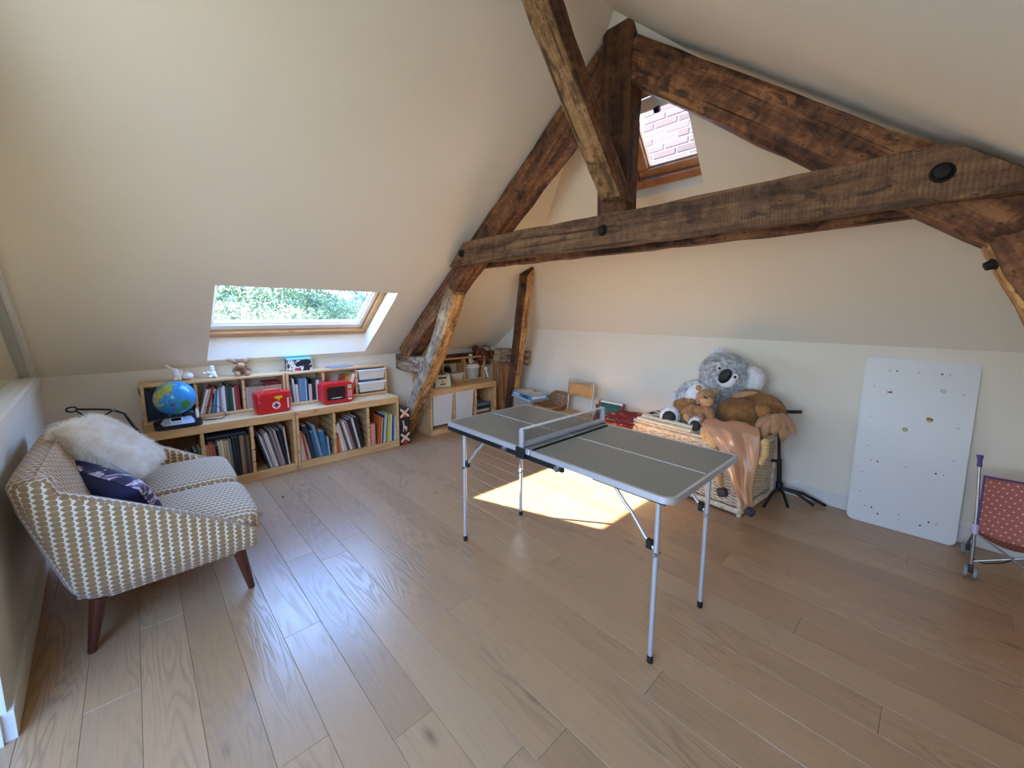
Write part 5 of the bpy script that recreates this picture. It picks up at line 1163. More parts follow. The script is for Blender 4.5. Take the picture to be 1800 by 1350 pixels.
# kilim on a low bench left of the chest
f = thing('low_bench', 'low wooden bench under the red kilim behind the table net', 'bench', (1.835, 1.22, 0))
MB().box(-0.155, -0.2, 0.40, 0.155, 0.2, 0.425, 0.004).build('seat', M_PINE_DK, parent=f)
for x in (-0.13, 0.13):
    for y in (-0.17, 0.17): MB().box(x-0.015, y-0.015, 0, x+0.015, y+0.015, 0.40, 0.003).build('leg', M_PINE_DK, parent=f)
def kilim():
    m, nt, b = newmat('kilim'); v = coords(nt); vo = nt.nodes.new('ShaderNodeTexVoronoi'); vo.distance = 'MANHATTAN'; lk(nt, coords(nt, (1, 1, 0)), vo.inputs['Vector']); vo.inputs['Scale'].default_value = 13
    lk(nt, ramp(nt, vo.outputs['Distance'], [(0.0, (226, 200, 160)), (0.22, (60, 60, 84)), (0.34, (196, 150, 110)), (0.44, (146, 34, 34)), (1.0, (120, 24, 28))]), b.inputs['Base Color'])
    nt.nodes['Color Ramp'].color_ramp.interpolation = 'CONSTANT'; b.inputs['Roughness'].default_value = 0.95; return m
m = MB()
def kf(u, v):
    x = -0.175+0.35*u; y = -0.235+0.45*v; z = 0.004+0.006*math.sin(9*u+3*v)+0.004*math.sin(14*v); 
    return (x, y, z)
m.grid(kf, 14, 14); o = m.build('kilim', kilim(), loc=(1.85, 1.22, 0.435), smooth=180); s_ = o.modifiers.new('t', 'SOLIDIFY'); s_.thickness = 0.012; s_.offset = 1; tag(o, 'folded red patterned kilim behind the far side of the table', 'rug')
f = thing('white_carton', 'plain white box standing behind the koala arm', 'box', (2.275, 1.50, ZC+0.001)); MB().box(-0.135, -0.05, 0, 0.135, 0.05, 0.185, 0.002).build('carton', M_WHITE, parent=f)
MB().box(-0.137, -0.052, 0.160, 0.137, 0.052, 0.188, 0.002).build('lid', M_WHITE, parent=f)

# ------------------------------------------------------------------ koala
M_KOA = furmat('koala_grey', (150, 154, 156), (226, 228, 228), 34); M_KOAW = furmat('koala_white', (226, 228, 228), (246, 246, 246), 30); M_PBLK = plain((16, 14, 15), 0.6)
ko = thing('plush_koala', 'big grey plush koala with a black nose sitting against the back wall', 'soft toy', (2.45, 1.38, ZC))
def L(p, o=(2.45, 1.38, ZC)): return (p[0]-o[0], p[1]-o[1], p[2]-o[2])
HEAD = (L((2.58, 1.40, 0.905)), (0.172, 0.15, 0.155), (0, 0.25, 0)); 
EL = [HEAD, (L((2.46, 1.42, 0.66)), (0.15, 0.13, 0.17)), (L((2.50, 1.38, 0.56)), (0.17, 0.14, 0.075))]
ARM = ('tube', [L((2.40, 1.42, 0.80)), L((2.33, 1.40, 0.77)), L((2.285, 1.37, 0.70)), L((2.255, 1.35, 0.655))], [0.055, 0.05, 0.045, 0.035])
LEG = ('tube', [L((2.38, 1.32, 0.565)), L((2.33, 1.20, 0.565)), L((2.30, 1.10, 0.575))], [0.075, 0.07, 0.065])
LEG2 = ('tube', [L((2.54, 1.30, 0.565)), L((2.53, 1.20, 0.56)), L((2.52, 1.08, 0.558))], [0.07, 0.06, 0.05])
body('body', [HEAD, EL[1], EL[2], ARM, LEG, LEG2], M_KOA, ko, 0.012)
fur('fur', [HEAD, (EL[1][0], EL[1][1], None), ((L((2.30, 1.385, 0.725))), (0.055, 0.05, 0.10), (0, 0.55, 0))], 15000, 0.028, 0.0012, M_KOA, ko, grav=0.25, jit=0.7)
e1 = blob('ear', L((2.515, 1.42, 1.045)), (0.062, 0.035, 0.055), M_KOAW, ko); e2 = blob('ear', L((2.762, 1.40, 0.885)), (0.078, 0.04, 0.085), M_KOAW, ko)
fur('ear_fur', [(L((2.515, 1.42, 1.045)), (0.062, 0.035, 0.055), None), (L((2.762, 1.40, 0.885)), (0.078, 0.04, 0.085), None)], 3500, 0.026, 0.0011, M_KOAW, ko, grav=0.1, jit=0.8)
blob('belly_patch', L((2.43, 1.335, 0.70)), (0.115, 0.09, 0.12), M_KOAW, ko, (0, 0.1, 0))
blob('muzzle', L((2.628, 1.275, 0.885)), (0.075, 0.035, 0.062), M_KOAW, ko, (0, 0.35, 0))
blob('nose', L((2.634, 1.243, 0.912)), (0.040, 0.024, 0.060), M_PBLK, ko, (0, 0.55, 0), 20, 14)
for (p, r) in (((2.585, 1.262, 0.965), 0.019), ((2.695, 1.268, 0.912), 0.024)):
    blob('eye_ring', L(p), (r, 0.014, r), M_KOAW, ko); blob('eye', L((p[0]+0.005, p[1]-0.014, p[2])), (0.010, 0.008, 0.010), M_PBLK, ko)
T = None
for (c, r, R) in (((2.31, 1.075, 0.575), (0.07, 0.03, 0.075), (0, 0.5, 0.2)), ((2.52, 1.055, 0.56), (0.054, 0.028, 0.055), (0, 0, 0))):
    blob('paw', L(c), r, M_KOAW, ko, R); blob('sole', L((c[0]+0.008, c[1]-0.024, c[2]-0.006)), (r[0]*0.72, 0.014, r[2]*0.74), M_PBLK, ko, R)
fur('paw_fur', [(L((2.31, 1.075, 0.575)), (0.072, 0.032, 0.077), (0, 0.5, 0.2)), (L((2.52, 1.055, 0.56)), (0.056, 0.03, 0.057), None)], 1500, 0.014, 0.0010, M_KOAW, ko, grav=0.1, keep=lambda P, N: N[:, 1] > -0.75)
for q in range(3): MB().tube([L((2.262-0.012*q, 1.33, 0.66-0.006*q)), L((2.250-0.014*q, 1.325, 0.628+0.004*q))], [0.007, 0.002], 6).build('claw', M_PBLK, parent=ko, smooth=60)
# ------------------------------------------------------------------ teddy in front of it
M_TED = furmat('teddy_plush', (150, 104, 64), (182, 136, 92), 60); M_TED2 = furmat('teddy_muzzle', (176, 132, 92), (200, 158, 114), 50)
td = thing('teddy_bear', 'small light brown teddy bear sitting on the koala lap with its head tipped back', 'soft toy', (2.52, 1.11, ZC))
def L2(p): return (p[0]-2.52, p[1]-1.11, p[2]-ZC)
TH_ = (L2((2.542, 1.15, 0.745)), (0.068, 0.062, 0.07))
body('body', [TH_, (L2((2.515, 1.14, 0.635)), (0.060, 0.055, 0.068)), ('tube', [L2((2.56, 1.12, 0.675)), L2((2.60, 1.10, 0.66)), L2((2.615, 1.085, 0.61))], [0.033, 0.033, 0.030]), ('tube', [L2((2.48, 1.12, 0.675)), L2((2.45, 1.095, 0.65)), L2((2.415, 1.075, 0.61))], [0.031, 0.03, 0.027]),
    ('tube', [L2((2.50, 1.11, 0.60)), L2((2.47, 1.06, 0.60))], [0.04, 0.036]), ('tube', [L2((2.545, 1.10, 0.585)), L2((2.56, 1.06, 0.575)), L2((2.50, 1.04, 0.55))], [0.034, 0.032, 0.028])], M_TED, td, 0.007)
blob('muzzle', L2((2.572, 1.10, 0.735)), (0.048, 0.03, 0.038), M_TED2, td); blob('nose', L2((2.570, 1.082, 0.763)), (0.016, 0.01, 0.008), plain((70, 30, 26), 0.5), td); blob('eye', L2((2.555, 1.088, 0.778)), 0.004, M_PBLK, td); blob('eye', L2((2.590, 1.092, 0.775)), 0.004, M_PBLK, td)
blob('ear', L2((2.482, 1.165, 0.812)), (0.022, 0.014, 0.022), M_TED, td); blob('ear', L2((2.605, 1.17, 0.80)), (0.022, 0.014, 0.02), M_TED, td); blob('foot_pad', L2((2.462, 1.032, 0.605)), (0.026, 0.01, 0.028), M_TED2, td)
m = MB(); m.tube([L2((2.515, 1.078, 0.70)), L2((2.50, 1.07, 0.71)), L2((2.495, 1.07, 0.695)), L2((2.515, 1.075, 0.70)), L2((2.535, 1.07, 0.712)), L2((2.54, 1.07, 0.697)), L2((2.515, 1.075, 0.70))], 0.004, 6); m.build('bow', plain((110, 70, 50), 0.6), parent=td, smooth=60)
t2 = thing('teddy_bear', 'curly golden brown teddy lying face down left of the small teddy', 'soft toy', (2.37, 1.18, ZC+0.05))
body('body', [((0, 0.0, 0.045), (0.055, 0.06, 0.05)), ((0.01, 0.0, 0.115), (0.05, 0.05, 0.045)), ((-0.045, 0.0, 0.10), (0.03, 0.03, 0.04)), ((0.06, 0, 0.15), (0.03, 0.03, 0.02))], furmat('curly_plush', (150, 96, 46), (196, 142, 84), 90), t2, 0.007)
fur('curls', [((0, 0.0, 0.045), (0.055, 0.06, 0.05), None), ((0.01, 0.0, 0.115), (0.05, 0.05, 0.045), None), ((-0.045, 0.0, 0.10), (0.03, 0.03, 0.04), None)], 2600, 0.012, 0.0016, furmat('curly_tips', (170, 116, 60), (206, 154, 96), 80), t2, jit=1.2)
# ------------------------------------------------------------------ big brown plush with floppy feet
M_DOG = furmat('caramel_plush', (132, 88, 40), (160, 110, 56), 20); M_DOG2 = furmat('tan_velour', (166, 122, 84), (186, 142, 102), 26)
dg = thing('plush_moose', 'large caramel plush moose lying on its side, big soft antlers hanging over the chest end', 'soft toy', (2.80, 1.27, ZC))
def L3(p): return (p[0]-2.80, p[1]-1.27, p[2]-ZC)
body('body', [(L3((2.74, 1.27, 0.645)), (0.145, 0.12, 0.115)), (L3((2.87, 1.36, 0.68)), (0.13, 0.11, 0.115)), (L3((2.93, 1.33, 0.66)), (0.09, 0.10, 0.11)), (L3((2.80, 1.26, 0.56)), (0.18, 0.14, 0.055)), ('tube', [L3((2.70, 1.32, 0.72)), L3((2.76, 1.34, 0.79)), L3((2.85, 1.36, 0.80))], [0.05, 0.04, 0.022])], M_DOG, dg, 0.010)
fur('fur', [(L3((2.74, 1.27, 0.645)), (0.145, 0.12, 0.115), None), (L3((2.87, 1.36, 0.68)), (0.13, 0.11, 0.115), None), (L3((2.93, 1.33, 0.66)), (0.09, 0.10, 0.11), None)], 9000, 0.012, 0.0011, M_DOG, dg, jit=0.7)
m = MB()
def ear_(c0, pts, th, name, mat):
    """flat soft lobe from an outline (x, z) at depth y"""
    n = len(pts); cx = sum(p[0] for p in pts)/n; cz = sum(p[2] for p in pts)/n; cy = sum(p[1] for p in pts)/n
    vs = [L3((cx, cy-th, cz)), L3((cx, cy+th, cz))]
    for k, s in ((0.72, -0.85), (1.0, 0), (0.72, 0.85)):
        for p in pts: vs.append(L3((cx+(p[0]-cx)*k, cy+(p[1]-cy)*k+s*th, cz+(p[2]-cz)*k)))
    fs = []
    for i in range(n):
        j = (i+1) % n; fs += [(0, 2+i, 2+j), (2+i, 2+n+i, 2+n+j, 2+j), (2+n+i, 2+2*n+i, 2+2*n+j, 2+n+j), (1, 2+2*n+j, 2+2*n+i)]
    o = MB().add(vs, fs).build(name, mat, parent=dg, smooth=180); s = o.modifiers.new('s', 'SUBSURF'); s.levels = 2; s.render_levels = 2; return o
ear_(0, [(2.862, 1.14, 0.745), (2.90, 1.13, 0.768), (2.965, 1.14, 0.755), (2.985, 1.14, 0.725), (2.94, 1.12, 0.69), (2.905, 1.12, 0.66)], 0.026, 'ear', M_DOG)
ear_(0, [(2.66, 1.24, 0.765), (2.72, 1.26, 0.805), (2.82, 1.28, 0.83), (2.875, 1.30, 0.82), (2.80, 1.25, 0.785), (2.72, 1.22, 0.755)], 0.020, 'ear', M_DOG2)
for k, (pts, rs) in enumerate(((((2.97, 1.18, 0.70), (2.925, 1.12, 0.66), (2.91, 1.09, 0.60)), (0.030, 0.036, 0.020)), (((2.975, 1.16, 0.70), (2.965, 1.09, 0.63), (2.955, 1.06, 0.555)), (0.03, 0.034, 0.028)),
    (((2.99, 1.17, 0.71), (3.02, 1.12, 0.66), (3.00, 1.09, 0.585)), (0.034, 0.040, 0.026)), (((3.00, 1.18, 0.71), (3.05, 1.14, 0.63), (3.06, 1.12, 0.545)), (0.03, 0.036, 0.028)), (((3.00, 1.22, 0.71), (3.07, 1.20, 0.65), (3.11, 1.18, 0.585)), (0.03, 0.034, 0.022)))):
    o = MB().tube([L3(p) for p in pts], list(rs), 12, flat=0.75).build('antler_lobe', M_DOG2, parent=dg, smooth=180); s = o.modifiers.new('s', 'SUBSURF'); s.levels = 2; s.render_levels = 2
# ------------------------------------------------------------------ beige costume thrown over the chest front
M_SATIN = plain((206, 152, 112), 0.36, 0, 0.05, 14); M_FLUF = furmat('boucle', (206, 160, 96), (232, 192, 128), 70)
cs = thing('animal_costume', 'beige satin animal costume with dark hooves draped over the front of the wicker chest', 'costume', (2.82, 1.0, 0.12))
def L4(p): return (p[0]-2.82, p[1]-1.0, p[2]-0.12)
rows = [((2.66, 1.10, 0.585), (2.90, 1.14, 0.60)), ((2.60, 1.03, 0.625), (2.93, 1.06, 0.625)), ((2.60, 0.960, 0.595), (2.965, 0.972, 0.590)), ((2.66, 0.940, 0.53), (2.975, 0.950, 0.52)), ((2.735, 0.934, 0.46), (2.975, 0.944, 0.43)), ((2.785, 0.93, 0.36), (2.965, 0.935, 0.35)), ((2.82, 0.93, 0.26), (2.955, 0.93, 0.25)), ((2.875, 0.925, 0.165), (2.965, 0.925, 0.165)), ((2.915, 0.92, 0.115), (2.95, 0.92, 0.118))]
def cf(u, v):
    t = v*(len(rows)-1); i = min(int(t), len(rows)-2); f_ = t-i; a = Vector(rows[i][0]).lerp(Vector(rows[i+1][0]), f_); b_ = Vector(rows[i][1]).lerp(Vector(rows[i+1][1]), f_)
    p = a.lerp(b_, u); w = math.sin(PI*u); d = 0.016*math.sin(u*11+v*7)*w+0.010*math.sin(u*19-v*9)*w+0.02*w
    if v > 0.12: p.y -= d
    else: p.z += d*0.8
    return L4(p)
m = MB(); m.grid(cf, 40, 56); o = m.build('coat', M_SATIN, parent=cs, smooth=180); s = o.modifiers.new('t', 'SOLIDIFY'); s.thickness = 0.006
body('fluffy_cuff', [(L4((2.625, 0.975, 0.53)), (0.035, 0.028, 0.05)), (L4((2.665, 0.965, 0.52)), (0.028, 0.025, 0.05)), (L4((2.70, 0.955, 0.49)), (0.03, 0.022, 0.05))], M_FLUF, cs, 0.006)
body('fluffy_side', [(L4((2.992, 0.985, 0.54)), (0.028, 0.03, 0.04)), (L4((2.998, 0.975, 0.49)), (0.024, 0.028, 0.05)), (L4((2.985, 0.965, 0.43)), (0.02, 0.022, 0.035))], M_FLUF, cs, 0.006)
o = MB().tube([L4((2.70, 0.955, 0.45)), L4((2.735, 0.94, 0.34)), L4((2.75, 0.935, 0.26)), L4((2.768, 0.935, 0.195))], [0.045, 0.042, 0.04, 0.026], 14, flat=0.6).build('trouser_leg', M_FLUF, parent=cs, smooth=180)
M_HOOF = plain((62, 54, 60), 0.5)
MB().box(-0.034, -0.022, -0.03, 0.034, 0.022, 0.03, 0.012, Matrix.Translation(Vector(L4((2.778, 0.935, 0.160)))) @ Matrix.Rotation(-0.3, 4, 'Y')).build('hoof', M_HOOF, parent=cs)
MB().box(-0.032, -0.022, -0.026, 0.032, 0.022, 0.026, 0.012, Matrix.Translation(Vector(L4((2.955, 0.92, 0.095)))) @ Matrix.Rotation(0.5, 4, 'Y')).build('hoof', M_HOOF, parent=cs)
# ------------------------------------------------------------------ black stand by the wall
f = thing('instrument_stand', 'black folding instrument stand with splayed legs beside the chest', 'stand', (2.985, 1.50, 0))
def L5(p): return (p[0]-2.985, p[1]-1.50, p[2])
MB().tube([L5((2.983, 1.5, 0.09)), L5((2.970, 1.5, 0.30))], 0.016, 12).build('lower_tube', M_BLACK, parent=f, smooth=50)
MB().tube([L5((2.970, 1.5, 0.28)), L5((2.937, 1.5, 0.635)), L5((2.942, 1.5, 0.652)), L5((2.964, 1.5, 0.665)), L5((3.02, 1.5, 0.672)), L5((3.075, 1.5, 0.683))], [0.010, 0.010, 0.010, 0.010, 0.012, 0.012], 12).build('upper_tube', M_BLACK, parent=f, smooth=50)
m = MB(); m.tube([L5((2.955, 1.49, 0.288)), L5((2.925, 1.475, 0.29))], 0.010, 8); m.box(*L5((2.955, 1.485, 0.27)), *L5((2.985, 1.515, 0.305)), 0.004); m.build('clamp_knob', M_BLACK, parent=f)
MB().tube([L5((2.984, 1.5, 0.13)), L5((2.985, 1.5, 0.07))], 0.024, 14).build('hub', M_BLACK, parent=f, smooth=50)
for p in ((2.955, 1.255), (3.075, 1.37), (3.195, 1.54), (3.255, 1.60), (2.95, 1.62)):
    mid = ((2.985+p[0])/2, (1.5+p[1])/2, 0.075)
    MB().tube([L5((2.985, 1.5, 0.09)), L5(mid), L5((p[0], p[1], 0.012))], [0.012, 0.011, 0.010], 10).build('leg', M_BLACK, parent=f, smooth=50)
# ------------------------------------------------------------------ white board leaning on the wall
pb = thing('hardboard_sheet', 'white rectangular panel with rounded corners and small holes leaning on the wall', 'panel', (3.378, 1.535, 0.0))
Xp = Vector((0.507, 0.022, 0)); Zp = Vector((0.018, 0.096, 1.092)); W_, H_ = Xp.length, Zp.length
Xn = Xp.normalized(); Zn = (Zp-Xn*Zp.dot(Xn)).normalized(); Yn = Zn.cross(Xn)
pb.rotation_euler = Matrix(((Xn.x, Yn.x, Zn.x), (Xn.y, Yn.y, Zn.y), (Xn.z, Yn.z, Zn.z))).to_euler()
MB().prism(rrect(0.0, 0.0, W_, H_, 0.035), 0.0, 0.018, 'y').build('board', plain((226, 228, 226), 0.4, 0, 0.03, 3), parent=pb, smooth=30)
holes = [(0.239, 0.926, 0), (0.306, 0.927, 1), (0.5, 0.927, 0), (0.698, 0.928, 1), (0.764, 0.928, 0), (0.891, 0.826, 0), (0.887, 0.643, 0), (0.171, 0.381, 0), (0.237, 0.381, 1), (0.498, 0.379, 0), (0.76, 0.376, 1), (0.827, 0.376, 0), (0.89, 0.463, 0), (0.104, 0.301, 0), (0.107, 0.181, 0), (0.17, 0.099, 0), (0.236, 0.1, 1), (0.301, 0.07, 1), (0.496, 0.097, 0), (0.498, 0.066, 0), (0.759, 0.097, 1), (0.824, 0.096, 0), (0.691, 0.066, 1), (0.112, 0.827, 0), (0.112, 0.645, 0), (0.118, 0.466, 0)]
for u, v, big in holes:
    r = 0.0048 if big else 0.0028
    MB().tube([(u*W_, -0.0006, v*H_), (u*W_, 0.004, v*H_)], r, 10).build('screw_hole', M_IRON, parent=pb)
def magnet(lab, u, v, m_, mats, rot=0.0):
    o = m_.build('magnet', mats); o.matrix_world = Matrix.Translation(Vector((3.378, 1.535, 0))) @ pb.rotation_euler.to_matrix().to_4x4() @ Matrix.Translation(Vector((u*W_, -0.001, v*H_))) @ Matrix.Rotation(rot, 4, 'Y'); tag(o, lab, 'magnet'); return o
m = MB(); m.tube([(0, 0, 0), (0, -0.004, 0)], 0.0155, 20); m.mi = 1; m.box(-0.015, -0.006, 0.001, -0.001, -0.0041, 0.009, 0.001); m.box(0.001, -0.006, 0.001, 0.015, -0.0041, 0.009, 0.001); m.box(-0.008, -0.0052, -0.009, 0.008, -0.0041, -0.007)
magnet('round yellow face magnet with black glasses on the white panel', 0.647, 0.669, m, [plain((206, 176, 60), 0.4), M_BLACK], 0.2)
m = MB(); m.tube([(0, 0, 0), (0, -0.004, 0)], 0.013, 20); m.mi = 1; m.tube([(0, -0.0041, 0), (0, -0.0055, 0)], 0.005, 12); magnet('small round green magnet near the middle of the white panel', 0.448, 0.595, m, [plain((150, 158, 74), 0.4), plain((206, 206, 150), 0.4)])
m = MB(); m.box(-0.011, -0.004, -0.005, 0.002, 0, 0.003, 0.001); m.box(0.001, -0.004, -0.003, 0.012, 0, 0.008, 0.001); magnet('small dark red magnet at the upper left of the white panel', 0.263, 0.80, m, [plain((130, 34, 30), 0.4)], 0.2)
m = MB(); m.box(-0.011, -0.004, -0.009, 0.011, 0, 0.009, 0.002); magnet('small grey square magnet at the upper right of the white panel', 0.726, 0.836, m, [plain((140, 144, 146), 0.3, 0.5)], 0.4)
# ------------------------------------------------------------------ doll stroller
def dots():
    m, nt, b = newmat('dotted_cotton'); uv = nt.nodes.new('ShaderNodeUVMap'); uv.uv_map = 'UVMap'; sx = nt.nodes.new('ShaderNodeSeparateXYZ'); lk(nt, uv.outputs[0], sx.inputs[0])
    U = mth(nt, 'MULTIPLY', sx.outputs[0], 1/0.030); V = mth(nt, 'MULTIPLY', sx.outputs[1], 1/0.022); rw = mth(nt, 'FLOOR', V); U = mth(nt, 'MULTIPLY_ADD', rw, 0.5, U)
    a = mth(nt, 'SUBTRACT', mth(nt, 'FRACT', U), 0.5); c = mth(nt, 'SUBTRACT', mth(nt, 'FRACT', V), 0.5); a = mth(nt, 'MULTIPLY', a, 0.030); c = mth(nt, 'MULTIPLY', c, 0.022)
    d = mth(nt, 'SQRT', mth(nt, 'ADD', mth(nt, 'MULTIPLY', a, a), mth(nt, 'MULTIPLY', c, c))); k = mth(nt, 'LESS_THAN', d, 0.0038)
    lk(nt, mixrgb(nt, k, srgb((178, 104, 92)), srgb((232, 200, 184))), b.inputs['Base Color']); b.inputs['Roughness'].default_value = 0.8; return m
M_DOT = dots(); M_PURP = plain((86, 66, 130), 0.5)
sx0, sx1 = 3.922, 4.215
f = thing('doll_stroller', 'small doll pushchair with a dusty pink dotted seat at the right edge', 'toy stroller', (4.07, 1.25, 0))
def L6(p): return (p[0]-4.07, p[1]-1.25, p[2])
for x in (sx0, sx1):
    MB().tube([L6((x-0.018, 1.26, 0.60)), L6((x-0.004, 1.225, 0.37)), L6((x+0.002, 1.205, 0.20)), L6((x+0.006, 1.20, 0.05))], 0.0065, 10).build('front_tube', M_STEEL, parent=f, smooth=50)
    MB().tube([L6((x-0.021, 1.265, 0.645)), L6((x-0.019, 1.262, 0.62)), L6((x-0.017, 1.26, 0.585))], [0.014, 0.009, 0.010], 12).build('handle_cap', M_PURP, parent=f, smooth=50)
    MB().tube([L6((x, 1.215, 0.29)), L6((x+0.001, 1.21, 0.24))], 0.013, 12).build('joint', plain((196, 190, 214), 0.4), parent=f, smooth=50)
    MB().tube([L6((x, 1.215, 0.26)), L6((x, 1.37, 0.14)), L6((x, 1.50, 0.055))], 0.006, 10).build('rear_tube', M_STEEL, parent=f, smooth=50)
    for y in (1.20, 1.505):
        w = MB()
        for s in (-1, 1):
            T = Matrix.Translation(Vector(L6((x+0.006+s*0.017, y, 0.031)))) @ Matrix.Rotation(PI/2, 4, 'Y'); w.lathe([(0.010, -0.008), (0.027, -0.008), (0.031, -0.004), (0.031, 0.004), (0.027, 0.008), (0.010, 0.008)], 20, T)
        wh = w.build('wheel', plain((150, 146, 146), 0.6), parent=f, smooth=40); wh['kind'] = 'stuff'
        h_ = MB(); h_.box(*L6((x-0.002, y-0.008, 0.025)), *L6((x+0.014, y+0.008, 0.075)), 0.003); h_.tube([L6((x-0.02, y, 0.031)), L6((x+0.032, y, 0.031))], 0.0045, 8); h_.build('wheel_fork', M_DKGREY, parent=f)
MB().tube([L6((sx0+0.003, 1.212, 0.245)), L6((sx1+0.004, 1.20, 0.055))], 0.0055, 8).build('cross_tube', M_STEEL, parent=f, smooth=50)
MB().tube([L6((sx1+0.003, 1.222, 0.245)), L6((sx0+0.004, 1.21, 0.085))], 0.0055, 8).build('cross_tube', M_STEEL, parent=f, smooth=50)
def sf(u, v):
    x = sx0+0.004+(sx1-sx0-0.008)*u; sag = math.sin(PI*u)
    if v < 0.7: t = v/0.7; z = 0.54-0.285*t-0.030*sag*t; y = 1.248-0.036*t+0.03*sag
    else: t = (v-0.7)/0.3; z = 0.255-0.045*t-(0.030+0.035*t)*sag; y = 1.212+0.03*sag+0.12*t
    return L6((x, y, z))
m = MB(); m.grid(sf, 18, 24); o = m.build('seat', M_DOT, parent=f, smooth=180, uv=True)
for l_ in o.data.uv_layers['UVMap'].data: pass
s = o.modifiers.new('t', 'SOLIDIFY'); s.thickness = 0.003
MB().tube([L6((sx0, 1.247, 0.543)), L6(((sx0+sx1)/2, 1.275, 0.538)), L6((sx1, 1.247, 0.543))], 0.005, 8).build('top_binding', M_PURP, parent=f, smooth=50)
MB().tube([L6((sx0+0.004, 1.245, 0.54)), L6((sx0+0.006, 1.21, 0.25))], 0.004, 8).build('side_binding', M_PURP, parent=f, smooth=50)
m = MB(); m.tube([L6((sx0+0.01, 1.21, 0.10)), L6((sx0+0.05, 1.25, 0.075)), L6((sx0+0.12, 1.3, 0.09)), L6((sx0+0.16, 1.33, 0.12))], 0.003, 6); m.build('strap', M_BLACK, parent=f, smooth=60)
# ------------------------------------------------------------------ behind the table: tub, puzzle box, basket, chair, deckchair
f = thing('clear_tub', 'clear plastic storage tub with toys inside, under the blue puzzle box', 'container', (0.475, 1.40, 0), (0, 0, -0.22))
MB().box(-0.175, -0.12, 0, 0.175, 0.12, 0.385, 0.01).build('tub', M_CLEARBOX, parent=f)
MB().box(-0.165, -0.11, 0.01, 0.165, 0.11, 0.30, 0.01).build('toys_inside', patch_mat('jumble', [(0, (176, 60, 70)), (0.42, (206, 150, 150)), (0.5, (150, 130, 170)), (0.58, (206, 190, 150)), (0.66, (90, 110, 150))], 18), parent=f)
MB().box(-0.195, -0.135, 0.385, 0.195, 0.135, 0.405, 0.006).build('lid', plain((200, 214, 220), 0.4), parent=f)
f = thing('puzzle_box', 'flat light blue game box with a pale picture on its lid, on the clear tub', 'box', (0.48, 1.385, 0.407), (0, 0, -0.26))
MB().box(-0.215, -0.12, 0, 0.215, 0.12, 0.045, 0.002).build('box', plain((70, 150, 206), 0.45, 0, 0.1, 20), parent=f)
MB().box(-0.212, -0.117, 0.045, 0.212, 0.117, 0.0475, 0.001).build('lid_picture', patch_mat('picture_print', [(0, (226, 226, 220)), (0.45, (206, 190, 170)), (0.53, (230, 226, 210)), (0.6, (130, 160, 170)), (0.66, (206, 170, 160))], 14, 2, 0.8), parent=f)
m = MB(); m.box(-0.15, -0.1212, 0.008, -0.02, -0.120, 0.036); m.mi = 1; m.box(0.06, -0.1215, 0.006, 0.19, -0.120, 0.038); m.mi = 0; m.box(0.2151, -0.09, 0.006, 0.2164, 0.09, 0.036); m.build('side_print', [plain((226, 234, 236), 0.5), plain((60, 90, 140), 0.5)], parent=f)
bk = thing('wicker_basket', 'open brown wicker basket tilted between the clear tub and the school chair', 'basket', (0.81, 1.38, 0.0), (0, 0, -0.12))
MB().box(-0.11, -0.12, 0.0, 0.11, 0.12, 0.22, 0.01).build('stool_base', M_PINE_DK, parent=bk)
def bsk(u, v):
    a = 2*PI*u; e = 0.45; cx = math.copysign(abs(math.cos(a))**e, math.cos(a)); cy = math.copysign(abs(math.sin(a))**e, math.sin(a)); s = 0.78+0.22*v
    z = 0.225+0.13*v+(0.12*v*max(0, cy)**2); return (0.150*cx*s, 0.15*cy*s+0.02*v*max(0, cy), z)
for nm, sc in (('weave', 1.0),):
    m = MB(); nrow = 11
    for k in range(nrow):
        pts = []
        for i in range(72):
            p = Vector(bsk(i/72, (k+0.5)/nrow)); d = Vector((p.x, p.y, 0)).normalized(); pts.append(p+d*0.006*math.cos(PI*i/2+PI*k))
        m.tube(pts, 0.0055, 6, closed=True)
    for i in range(36): m.tube([bsk(i/36, 0), bsk(i/36, 0.5), bsk(i/36, 1)], 0.004, 5)
    o = m.build(nm, M_WICK_D, parent=bk, smooth=60); o['kind'] = 'stuff'
MB().tube([Vector(bsk(i/72, 1.03))+Vector((0, 0, 0.004*math.sin(i*1.9))) for i in range(72)], 0.012, 8, closed=True).build('rim', M_WICK_D, parent=bk, smooth=60)
m = MB(); m.grid(lambda u, v: tuple(Vector(bsk(u, 0.02))*v+Vector((0, 0, 0.226*(1-v)))), 36, 3, True); m.build('bottom', M_WICK_D, parent=bk)
M_PLY = pine('beech_ply', (206, 160, 104), (190, 140, 84), 0.7); M_TUBE = plain((206, 206, 200), 0.35, 0.4)
f = thing('school_chair', 'small school chair with a plywood back and seat on pale metal tubes', 'chair', (1.13, 1.38, 0), (0, 0, -0.03))
def chairtube(s): return [(s*0.162, 0.125, 0.645), (s*0.165, 0.122, 0.60), (s*0.160, 0.105, 0.40), (s*0.155, 0.085, 0.335), (s*0.15, 0.03, 0.302), (s*0.15, -0.12, 0.300)]
for s in (-1, 1):
    MB().tube(chairtube(s), 0.010, 10).build('back_tube', M_TUBE, parent=f, smooth=60)
    MB().tube([(s*0.14, 0.09, 0.30), (s*0.165, 0.16, 0.0)], 0.010, 10).build('leg', M_TUBE, parent=f, smooth=60)
    MB().tube([(s*0.14, -0.10, 0.30), (s*0.165, -0.16, 0.0)], 0.010, 10).build('leg', M_TUBE, parent=f, smooth=60)
def bp(u, v): x = -0.158+0.316*u; return (x, 0.112+0.022*math.sin(PI*u)-0.008*(1-v), 0.49+0.13*v)
